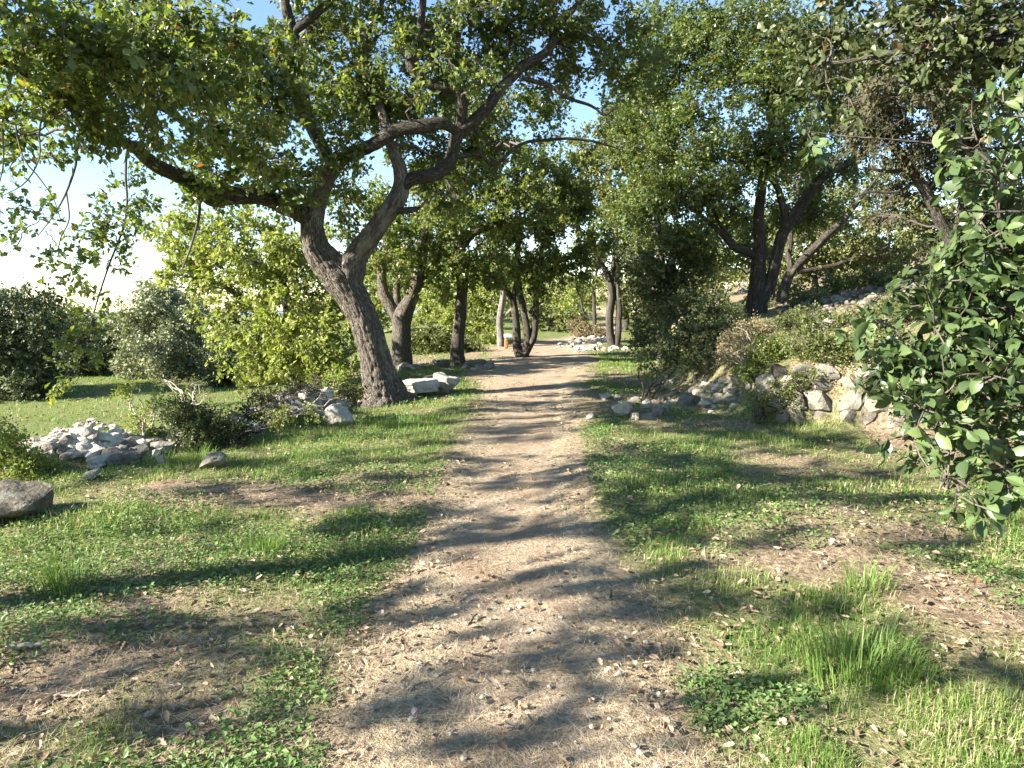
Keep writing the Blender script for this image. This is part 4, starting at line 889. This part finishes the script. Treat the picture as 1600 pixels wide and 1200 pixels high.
heap('bank_stones', 'loose stones scattered down the grassy bank', [(1080, 600, 50, 14, .04), (1030, 625, 44, 14, .0), (1120, 625, 40, 24, .02), (1150, 600, 30, 12, .02), (1000, 640, 40, 14, 0)], 130, .025, .09, pale=.6, seed=10)
heap('mound_stones', 'bright stones on the mound under the parallel trunks', [(900, 545, 40, 4, .05), (930, 532, 30, 8, .1), (960, 545, 30, 4, .05), (890, 535, 20, 5, 0)], 110, .05, .13, ('stone_pale', 'stone_grey'), pale=.8, seed=12)
heap('scree', 'scree of small stones with shade in its grey spilling down behind the bank', [(1380, 445, 50, 16, .1), (1330, 470, 50, 16, .1), (1260, 480, 50, 16, .1), (1430, 430, 40, 12, .1), (1460, 410, 30, 12, .2), (1270, 510, 40, 12, .1)], 290, .04, .10, ('stone_grey', 'stone_dark'), pale=.6, seed=14)  # darker stone mix stands in for the shade on this slope
heap('pale_slope_stones', 'white stones of the far slope glimpsed through the trees', [(990, 440, 30, 14, .3), (1060, 445, 50, 10, .3), (1150, 450, 60, 8, .3), (1000, 470, 20, 20, .2)], 160, .12, .3, pale=.95, seed=16)

# ================================================================== SHRUBS
def shrub(name, label, px, py, blobs, lmat, leaf=.03, tpl=LEAF_FAR, stems=5, mat='twig', group=None, depth=None, per=9, tl=.14, **kw):
    b = ground(px, py) if depth is None else at_depth(px, depth)
    t = Tree(name, label, 'shrub', b, group); dep = float(b[1]); m = dep / F; t.first = False
    r = np.random.default_rng(int(px * 7 + py))
    for k in range(stems):
        q = blobs[k % len(blobs)]
        e = P(q[0] + r.uniform(-.5, .5) * q[3], q[1] + r.uniform(-.4, .6) * q[4], dep + q[2])
        s = b + np.array([r.uniform(-.1, .1), r.uniform(-.1, .1), -.05])
        p = curve_paths(s[None], e[None], 10, .12, .03, .05); rr = np.linspace(.014, .005, 10)[None] * max(1, dep / 12)
        V, qd, bc = tubes(p, rr, 6)
        link('stem', np_mesh('stem', V, qd, M['bark_thin'] if mat == 'twig' else M[mat], vattrs={'bco': bc}), t.root)
        t.sk.append(p[0]); t.skr.append(rr[0])
    for q in blobs: t.blob(q[0], q[1], dep + q[2], q[3], q[4], q[5], q[6], leaf=leaf, tpl=tpl, tlen=tl, per=per, **kw)
    t.done(M[lmat], M[mat]); return t
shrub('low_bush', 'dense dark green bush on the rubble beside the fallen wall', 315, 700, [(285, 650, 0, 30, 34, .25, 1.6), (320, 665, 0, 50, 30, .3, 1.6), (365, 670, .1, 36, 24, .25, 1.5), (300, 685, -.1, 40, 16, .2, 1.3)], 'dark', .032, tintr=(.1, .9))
shrub('yellow_bush', 'yellowish feathery bush above the weathered block with painted shade', 30, 745, [(10, 700, 0, 40, 40, .25, 1.1), (45, 720, 0, 40, 26, .25, 1.1), (0, 670, .1, 24, 24, .2, .7), (65, 735, 0, 24, 14, .2, .9)], 'bright', .03, tintr=(0, .6))
shrub('thin_shrub', 'sparse yellow leaved shrub with bare twigs at the field edge', 225, 680, [(205, 610, .2, 26, 20, .2, .45), (225, 650, 0, 40, 26, .25, .5), (250, 630, 0, 30, 24, .2, .4)], 'bright', .035, stems=9, mat='drytwig')
shrub('bare_shrub', 'leafless pale twiggy shrub before the field evergreens', 300, 640, [(300, 600, .3, 36, 14, .2, .12), (260, 596, .3, 30, 10, .2, .1), (320, 615, .2, 20, 20, .2, .15)], 'olive', .03, stems=11, mat='drytwig')
shrub('dry_brush', 'brownish dry brush at the end of the fallen wall', 400, 668, [(395, 640, 0, 26, 28, .2, .7), (420, 615, .3, 40, 20, .3, .6), (480, 605, .5, 50, 16, .3, .7), (550, 610, .3, 26, 22, .2, .8)], 'brown', .028, stems=9, mat='drytwig', tintr=(.0, .6))
shrub('sprout', 'leafy green sprouts at the foot of the leaning oak', 545, 630, [(530, 595, .3, 30, 24, .3, 1.1), (560, 605, .2, 16, 20, .2, 1), (500, 590, .5, 26, 18, .3, .8)], 'bright', .05, tintr=(0, .8))
shrub('grey_bush', 'broad grey green bush behind the slim oak', 690, 562, [(670, 530, 0, 40, 30, .7, 1.5), (700, 535, 0, 40, 28, .7, 1.4), (640, 540, .3, 30, 24, .6, 1.3), (735, 545, .1, 24, 20, .5, 1.4), (690, 552, -.3, 50, 12, .4, 1.2)], 'olive', .075, LEAF_FAR, depth=22.5, tl=.25, tintr=(0, .7))
shrub('bank_shrub', 'sprawling green shrub on top of the stone wall', 1330, 590, [(1290, 545, .3, 50, 30, .3, 1.3), (1340, 555, .2, 50, 36, .3, 1.3), (1390, 540, .2, 40, 40, .3, 1.2), (1370, 600, -.1, 36, 24, .2, .9), (1250, 530, .5, 36, 24, .3, 1.0), (1400, 610, -.1, 30, 30, .2, .8)], 'olive', .035, tintr=(0, .8))
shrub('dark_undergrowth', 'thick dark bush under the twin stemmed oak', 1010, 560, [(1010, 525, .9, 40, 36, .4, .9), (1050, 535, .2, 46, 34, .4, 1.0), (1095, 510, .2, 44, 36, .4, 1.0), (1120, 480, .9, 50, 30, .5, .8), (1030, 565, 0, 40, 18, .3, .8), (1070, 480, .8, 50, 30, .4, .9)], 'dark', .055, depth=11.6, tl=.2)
shrub('crest_bush', 'dark green bush crowding the foot of the many stemmed oak', 1120, 545, [(1110, 530, .3, 40, 30, .3, 1.1), (1150, 505, .8, 40, 24, .3, 1.0), (1240, 500, .7, 36, 24, .3, 1.0), (1080, 560, .1, 36, 22, .3, 1.0), (1215, 560, .1, 30, 22, .2, .8)], 'dark', .045, tintr=(.1, 1), depth=11.2)
shrub('tawny_bush', 'tawny dry bush on the crest of the bank', 1170, 565, [(1170, 515, .4, 44, 20, .3, .9), (1140, 540, .2, 36, 26, .3, 1), (1200, 530, .4, 30, 20, .3, .8)], 'tawny', .03, stems=14, mat='drytwig', tintr=(.1, .8))
shrub('broom_tuft', 'feathery yellow green tuft hanging over the bank', 1185, 590, [(1185, 555, .1, 30, 30, .2, 1.3), (1215, 545, .2, 26, 26, .2, 1.1), (1160, 580, 0, 20, 18, .15, 1)], 'bright', .03, stems=12, tintr=(0, .45))
shrub('scree_shrub', 'olive shrub growing out of the scree behind the wall', 1290, 520, [(1270, 495, .3, 40, 22, .3, .8), (1330, 500, .3, 50, 24, .3, .9), (1390, 480, .4, 40, 26, .3, .7), (1230, 500, .4, 30, 16, .2, .6)], 'olive', .04, tintr=(0, .7))
for k_, (px, dp_) in enumerate([(1090, 17), (1130, 20), (1250, 17), (1300, 19), (1350, 18), (1400, 21), (1440, 17), (1180, 22), (1060, 22), (1010, 27), (1330, 23)]):
    q_ = project(at_depth(px, dp_)); s_ = 16 / dp_
    shrub('slope_shrub', 'low olive shrub on the stony slope behind the bank oaks', px, q_[1], [(px, q_[1] - 18 * s_, 0, 34 * s_, 24 * s_, .5, 1.1), (px + 26 * s_, q_[1] - 12 * s_, .1, 24 * s_, 16 * s_, .4, 1)], 'olive', .07, LEAF_FAR, stems=3, depth=dp_, group='shrubs on the stony slope', tl=.25, tintr=(0, .8))
shrub('heap_weeds', 'straggling weeds and grass growing through the fallen wall', 330, 700, [(230, 700, 0, 40, 14, .2, .6), (350, 690, 0, 40, 14, .2, .7), (440, 645, 0, 40, 16, .2, .8), (130, 712, 0, 50, 10, .2, .6), (490, 640, 0, 26, 12, .2, .6)], 'olive', .032, stems=8, tintr=(.1, 1))
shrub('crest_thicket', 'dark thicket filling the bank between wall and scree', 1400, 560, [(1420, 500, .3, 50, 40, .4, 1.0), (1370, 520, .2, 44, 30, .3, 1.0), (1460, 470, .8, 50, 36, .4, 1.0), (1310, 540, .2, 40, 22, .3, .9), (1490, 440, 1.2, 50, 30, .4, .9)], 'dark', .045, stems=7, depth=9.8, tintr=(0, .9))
shrub('wall_weeds', 'small leafy weeds rooted in the joints of the wall', 1230, 640, [(1215, 605, -.1, 26, 16, .08, .8), (1265, 590, -.1, 36, 12, .1, .9), (1200, 660, -.15, 30, 8, .08, .7), (1300, 662, -.15, 40, 8, .08, .7), (1180, 625, -.1, 20, 20, .1, .6), (1240, 635, -.1, 16, 16, .06, .5), (1330, 590, -.1, 30, 12, .1, .6)], 'olive', .03)
shrub('mound_brush', 'brownish brush round the foot of the small thin oak', 925, 527, [(915, 515, 0, 24, 12, .4, 1.1), (935, 520, 0, 20, 10, .4, 1), (900, 505, .5, 16, 10, .4, .9)], 'tawny', .07, LEAF_FAR, stems=5, tl=.25, tintr=(0, .5))
for px_, dp_ in [(1720, 7.2), (1900, 6.6), (1820, 9.0), (2050, 8.0)]:
    q_ = project(at_depth(px_, dp_))[1]; s_ = 8 / dp_
    shrub('side_thicket', 'bushy thicket on the bank just past the frame edge', px_, q_, [(px_, q_ - 50 * s_, 0, 90 * s_, 60 * s_, .5, .6), (px_ + 60 * s_, q_ - 90 * s_, .2, 80 * s_, 60 * s_, .5, .6)], 'olive', .06, depth=dp_, group='thicket past the frame edge', tl=.22)
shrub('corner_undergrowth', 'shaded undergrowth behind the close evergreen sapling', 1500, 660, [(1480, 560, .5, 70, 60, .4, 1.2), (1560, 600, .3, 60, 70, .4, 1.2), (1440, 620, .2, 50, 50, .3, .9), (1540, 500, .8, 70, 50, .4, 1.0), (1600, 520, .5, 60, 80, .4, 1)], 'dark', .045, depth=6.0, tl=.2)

# ---- marker post by the path
mp = ground(791, 545)
post = empty('marker_post', tuple(map(float, mp))); tag(post, 'small orange wooden post with a pale slanted board past the bend', 'post')
def boxmesh(name, sx, sy, sz, mat, bev=.12):
    V, f = ICO2; p = 14
    W = V / (np.sum(np.abs(V) ** p, 1) ** (1 / p))[:, None] * np.array([sx, sy, sz]) / 2
    return np_mesh(name, W, f, mat, smooth=False)
t_ = NT('post_wood'); mw = t_.finish(t_.ramp(t_.noise(18, 4), [(.3, (.30, .12, .05)), (.7, (.42, .2, .08))]), .8)
t_ = NT('board'); mb = t_.finish(t_.ramp(t_.noise(9, 3), [(.3, (.30, .36, .46)), (.7, (.40, .46, .55))]), .5)
piece('upright', boxmesh('upright', .12, .12, .40, mw), post, Vector(mp) + Vector((0, 0, .19)), (1, 1, 1), (0, 0, .1))
piece('board', boxmesh('board', .26, .22, .04, mb), post, Vector(mp) + Vector((.05, 0, .44)), (1, 1, 1), (.5, 0, .1))

# ================================================================== GROUND COVER
TX, TYS = gx, gy
def gheight(x, y):
    """Height of the ground sheet as built (bilinear)."""
    i = np.clip(np.searchsorted(gx, x) - 1, 0, nx - 2); j = np.clip(np.searchsorted(gy, y) - 1, 0, ny - 2)
    u = (x - gx[i]) / (gx[i + 1] - gx[i]); v = (y - gy[j]) / (gy[j + 1] - gy[j])
    return (Z[j, i] * (1 - u) + Z[j, i + 1] * u) * (1 - v) + (Z[j + 1, i] * (1 - u) + Z[j + 1, i + 1] * u) * v
def scatter(n, r0, r1, power, half=.95):
    """Points over a wedge before the viewer, density per area ~ r**-power."""
    u = rng.uniform(size=n); e = 2 - power
    rr = (r0 ** e + u * (r1 ** e - r0 ** e)) ** (1 / e) if abs(e) > 1e-6 else r0 * (r1 / r0) ** u
    a = rng.uniform(-half, half, n)
    return np.sin(a) * rr, np.cos(a) * rr, rr
def blades(x, y, L, wd, lean, tint, segs=2, az=None):
    n = len(x); z = gheight(x, y)
    az = rng.uniform(0, 6.283, n) if az is None else az
    d = np.stack([np.cos(az), np.sin(az), 0 * az], -1); sd = np.stack([-np.sin(az), np.cos(az), 0 * az], -1)
    b = np.stack([x, y, z - .004], -1); up = np.array([0, 0, 1.])
    tip = b + d * (L * np.sin(lean))[:, None] + up * (L * np.cos(lean))[:, None]
    if segs == 1:
        V = np.stack([b - sd * wd[:, None] / 2, b + sd * wd[:, None] / 2, tip], 1); f = np.array([[0, 1, 2]]); k = 3
    else:
        mid = b + d * (L * .5 * np.sin(lean * .5))[:, None] + up * (L * .58 * np.cos(lean * .5))[:, None]
        V = np.stack([b - sd * wd[:, None] / 2, b + sd * wd[:, None] / 2, mid - sd * wd[:, None] * .4, mid + sd * wd[:, None] * .4, tip], 1)
        f = np.array([[0, 1, 3], [0, 3, 2], [2, 3, 4]]); k = 5
    F_ = (f[None] + (np.arange(n) * k)[:, None, None]).reshape(-1, 3)
    return V.reshape(-1, 3), F_, np.repeat(tint, k)
def merge(parts):
    V = []; Fc = []; T = []; o = 0
    for v, f, t in parts:
        V.append(v); Fc.append(f + o); T.append(t); o += len(v)
    return np.concatenate(V), np.concatenate(Fc), np.concatenate(T)
def stuff(name, label, cat, parts, mat):
    V, f, t = merge(parts)
    return tag(link(name, np_mesh(name, V, f, M[mat], {'tint': t}, smooth=False)), label, cat, kind='stuff')

# grass
x, y, rr = scatter(560000, 1.6, 26, 1.5)
gr = greenness(x, y); fld = np.interp(y, _ley, _lex) - x > .8
tuft = fbm2(x * 3.1, y * 3.1, 55, 2)
czone = np.exp(-(((x + 2.3) / 1.6) ** 2 + ((y - 4.4) / 1.0) ** 2))
pk = (rng.uniform(size=len(x)) < (1 - .65 * czone) * np.clip((gr - .06) * 1.2, 0, 1) * smooth((tuft - .24) / .3)) & ~fld
x, y, rr, gr, tuft = x[pk], y[pk], rr[pk], gr[pk], tuft[pk]
lush = smooth((gr - .5) / .4) * smooth((tuft - .4) / .25)
L = (.022 + .035 * rng.uniform(size=len(x)) + .075 * lush * rng.uniform(.2, 1, len(x)))
wd = np.maximum(.0032, .00085 * rr) * rng.uniform(.7, 1.3, len(x))
tint = np.clip(rng.normal(.42, .24, len(x)) + .35 * (1 - gr) + .7 * (fbm2(x * 1.6 + 9, y * 1.6, 91, 3) - .45), 0, 1)
nearm = rr < 7
P1 = blades(x[nearm], y[nearm], L[nearm], wd[nearm], rng.uniform(.1, 1.25, nearm.sum()), tint[nearm], 2)
P2 = blades(x[~nearm], y[~nearm], L[~nearm] * 1.1, wd[~nearm], rng.uniform(.1, 1.1, (~nearm).sum()), tint[~nearm], 1)
stuff('grass', 'patchy green grass on both sides of the path', 'grass', [P1, P2], 'grass')
# field turf beyond the terrace edge
n = 50000; x = rng.uniform(-42, -3, n); y = rng.uniform(9, 48, n)
pk = (np.interp(y, _ley, _lex) - x > .6); x, y = x[pk], y[pk]; rr = np.hypot(x, y)
stuff('meadow_grass', 'short sunlit turf of the lower field', 'grass', [blades(x, y, rng.uniform(.05, .13, len(x)), np.maximum(.012, .0015 * rr), rng.uniform(.2, 1.1, len(x)), np.clip(rng.normal(.68, .13, len(x)), 0, .9), 1)], 'grass')
# single coarse grass tufts
def tuft_at(px, py, n, L, label, spread=.09):
    g = ground(px, py)
    x = g[0] + np.clip(rng.normal(0, spread, n), -1.5 * spread, 1.5 * spread); y = g[1] + np.clip(rng.normal(0, spread * .8, n), -1.2 * spread, 1.2 * spread)
    az = np.arctan2(y - g[1], x - g[0]) + rng.normal(0, .5, n)
    V, f, t = blades(x, y, L * rng.uniform(.5, 1.1, n), np.full(n, .005), rng.uniform(.25, 1.1, n), np.clip(rng.normal(.5, .18, n), 0, .9), 2, az)
    o = link('grass_tuft', np_mesh('grass_tuft', V - g, f, M['grass'], {'tint': t}, smooth=False)); o.location = g
    tag(o, label, 'grass tuft', 'coarse grass tufts')
tuft_at(1340, 1060, 320, .24, 'lush coarse grass tuft lowest in the lawn below the sapling', .13)
tuft_at(95, 925, 220, .22, 'coarse grass tuft in the leafy ground cover below the dark block', .1)
tuft_at(415, 862, 170, .15, 'grass tuft between the ground cover and the path', .07)
tuft_at(1345, 925, 130, .2, 'thin grass tuft upslope of the lush one', .09)
tuft_at(310, 720, 130, .2, 'tall grass beside the dark pointed stone', .1)
tuft_at(620, 665, 300, .22, 'bright long grass in front of the leaning oak', .3)
tuft_at(1090, 570, 120, .3, 'tall dry grass on the bank above the lawn', .2)
tuft_at(1010, 590, 160, .3, 'tall grass at the turn of the bank by the dark bush', .22)
# round-leaved ground cover
x, y, rr = scatter(110000, 1.6, 16, 1.45)
n0 = fbm2(x * 1.1 + 5, y * 1.1, 61, 3) + .28 * np.exp(-(((x + 2.3) / 1.7) ** 2 + ((y - 4.6) / 1.2) ** 2)) - .1 * (rr > 8)
pdist = np.abs(x - path_x(y)) - path_h(y)
pk = (rng.uniform(size=len(x)) < smooth((n0 - .46) / .14)) & (pdist > .12) & (np.interp(y, _ley, _lex) - x < 0)
x, y, rr = x[pk], y[pk], rr[pk]; n = len(x); rep = 3
x = np.repeat(x, rep) + rng.normal(0, .02, n * rep); y = np.repeat(y, rep) + rng.normal(0, .02, n * rep); rr = np.repeat(rr, rep); n *= rep
pos = np.stack([x, y, gheight(x, y) + rng.uniform(.005, .05, n)], -1)
fr = frames(rng.normal(size=(n, 3)) * [1, 1, .35], rng.normal(size=(n, 3)) * .45 + [0, 0, 1])
stuff('ground_cover', 'low leafy ground cover spreading over the near bank', 'ground cover', [leaf_batch(LEAF_FAR, pos, fr, np.maximum(.024, .0034 * rr) * rng.uniform(.7, 1.4, n), np.clip(rng.normal(.5, .22, n), 0, 1))], 'cover')
# dry straw lying about
x, y, rr = scatter(100000, 1.4, 14, 1.6)
gr = greenness(x, y); pk = rng.uniform(size=len(x)) < .85 - .6 * gr; x, y, rr = x[pk], y[pk], rr[pk]
V, f, t = blades(x, y, rng.uniform(.03, .12, len(x)), np.maximum(.0022, .0006 * rr), rng.uniform(1.25, 1.52, len(x)), rng.uniform(0, 1, len(x)), 1)
V[:, 2] += .021
stuff('straw', 'dry straw and stalks strewn over path and grass', 'straw', [(V, f, t)], 'straw')
# fallen leaves
x, y, rr = scatter(26000, 1.5, 24, 1.35)
nn_ = fbm2(x * .9 + 20, y * .9, 71, 3)
onp = np.abs(x - path_x(y)) < path_h(y) * .75
bare = np.exp(-(((x + 1.6) / 1.5) ** 2 + ((y - 3.2) / .9) ** 2))
pk = rng.uniform(size=len(x)) < np.clip(smooth((nn_ - .40) / .18) * np.where(onp, .22, .85) + bare, 0, 1)
x, y, rr = x[pk], y[pk], rr[pk]; n = len(x)
lift = np.where(np.abs(x - path_x(y)) < path_h(y), .022, .012)
pos = np.stack([x, y, gheight(x, y) + lift + rng.uniform(0, .012, n)], -1)
fr = frames(rng.normal(size=(n, 3)) * [1, 1, .18], rng.normal(size=(n, 3)) * .35 + [0, 0, 1])
size = rng.uniform(.022, .058, n) * np.maximum(1, rr / 12); tint = np.clip(rng.normal(.5, .26, n), 0, 1)
px, py, dp = project(pos); vis = (px > 0) & (px < 1600) & (py < 1200) & (dp > .5)
key = np.where(vis, size / np.maximum(dp, .5), 0); big = np.argsort(-key)[:300]; rest = np.ones(n, bool); rest[big] = False
stuff('leaf_litter', 'dry brown oak leaves littering the ground', 'leaf litter', [leaf_batch(CURL_LITE, pos[rest], fr[rest], size[rest], tint[rest])], 'litter')
lm_ = [np_mesh('fallen_leaf', CURLED[0], CURLED[1], M['litter'], {'tint': np.full(len(CURLED[0]), (k + .5) / 8)}) for k in range(8)]
for b in big:
    o = bpy.data.objects.new('fallen_leaf', lm_[int(min(7, tint[b] * 8))]); COL.objects.link(o); o.parent = ground_o
    o.matrix_basis = Matrix([list(fr[b][r_] * size[b]) + [pos[b][r_]] for r_ in range(3)] + [[0, 0, 0, 1]])
# pebbles in the path
x, y, rr = scatter(5000, 1.6, 16, 1.3, .5)
pk = np.abs(x - path_x(y)) < path_h(y) * 1.15; x, y, rr = x[pk], y[pk], rr[pk]
n = len(x); sz = .003 + .011 * rng.uniform(size=n) ** 4
big = np.argsort(-sz / rr)[:120]; rest = np.ones(n, bool); rest[big] = False
Vp, fp = stone_shape(ICO1, 5, .2, .4)
pos = np.stack([x, y, gheight(x, y) + .016 + sz * .2], -1)
ax = frames(rng.normal(size=(n, 3)) * [1, 1, .2], rng.normal(size=(n, 3)) * .3 + [0, 0, 1]) * np.array([1.25, 1, .6])
W = np.einsum('nij,kj->nki', ax[rest] * sz[rest][:, None, None], Vp) + pos[rest][:, None]
fa = (fp[None] + (np.arange(rest.sum()) * len(Vp))[:, None, None]).reshape(-1, 3)
tag(link('gravel', np_mesh('gravel', W.reshape(-1, 3), fa, M['pebble'], smooth=False)), 'small pale pebbles trodden into the path', 'gravel', kind='stuff')
pm = [np_mesh('pebble', *stone_shape(ICO1, 60 + k, .2, .4), M['pebble'], smooth=False) for k in range(6)]
for k, b in enumerate(big):
    o = bpy.data.objects.new('pebble', pm[k % 6]); COL.objects.link(o); o.parent = path_o
    o.location = pos[b]; o.scale = np.array([1.2, 1, .65]) * sz[b] * 1.1; o.rotation_euler = (0, 0, rng.uniform(0, 6))
# fallen sticks
for k, (px, py, L, az, lab) in enumerate([(40, 1018, .16, .1, 'short thick pale stick under the leafy ground cover'), (740, 975, .09, 1.2, 'short dark stick standing out on the sunny path'), (955, 935, .07, 1.4, 'dark stub of a stick at the path edge'), (95, 1098, .22, .2, 'thin stick among dry leaves in the near corner'), (1120, 640, .5, .4, 'fallen branch lying across the bank stones'), (500, 935, .1, 1.3, 'short twig upright in the leaf strewn strip')]):
    g = ground(px, py); d = np.array([math.cos(az), math.sin(az), .05])
    p = curve_paths((g - d * L / 2 + [0, 0, .025])[None], (g + d * L / 2 + [0, 0, .03])[None], 8, .08, .03)
    V, q, bc = tubes(p, np.linspace(.011, .006, 8)[None] * (1.3 if k in (0, 4) else .7), 7)
    o = link('stick', np_mesh('stick', V - g, q, M['drytwig' if k in (0, 3, 4) else 'twig'], vattrs={'bco': bc})); o.location = g; tag(o, lab, 'stick')
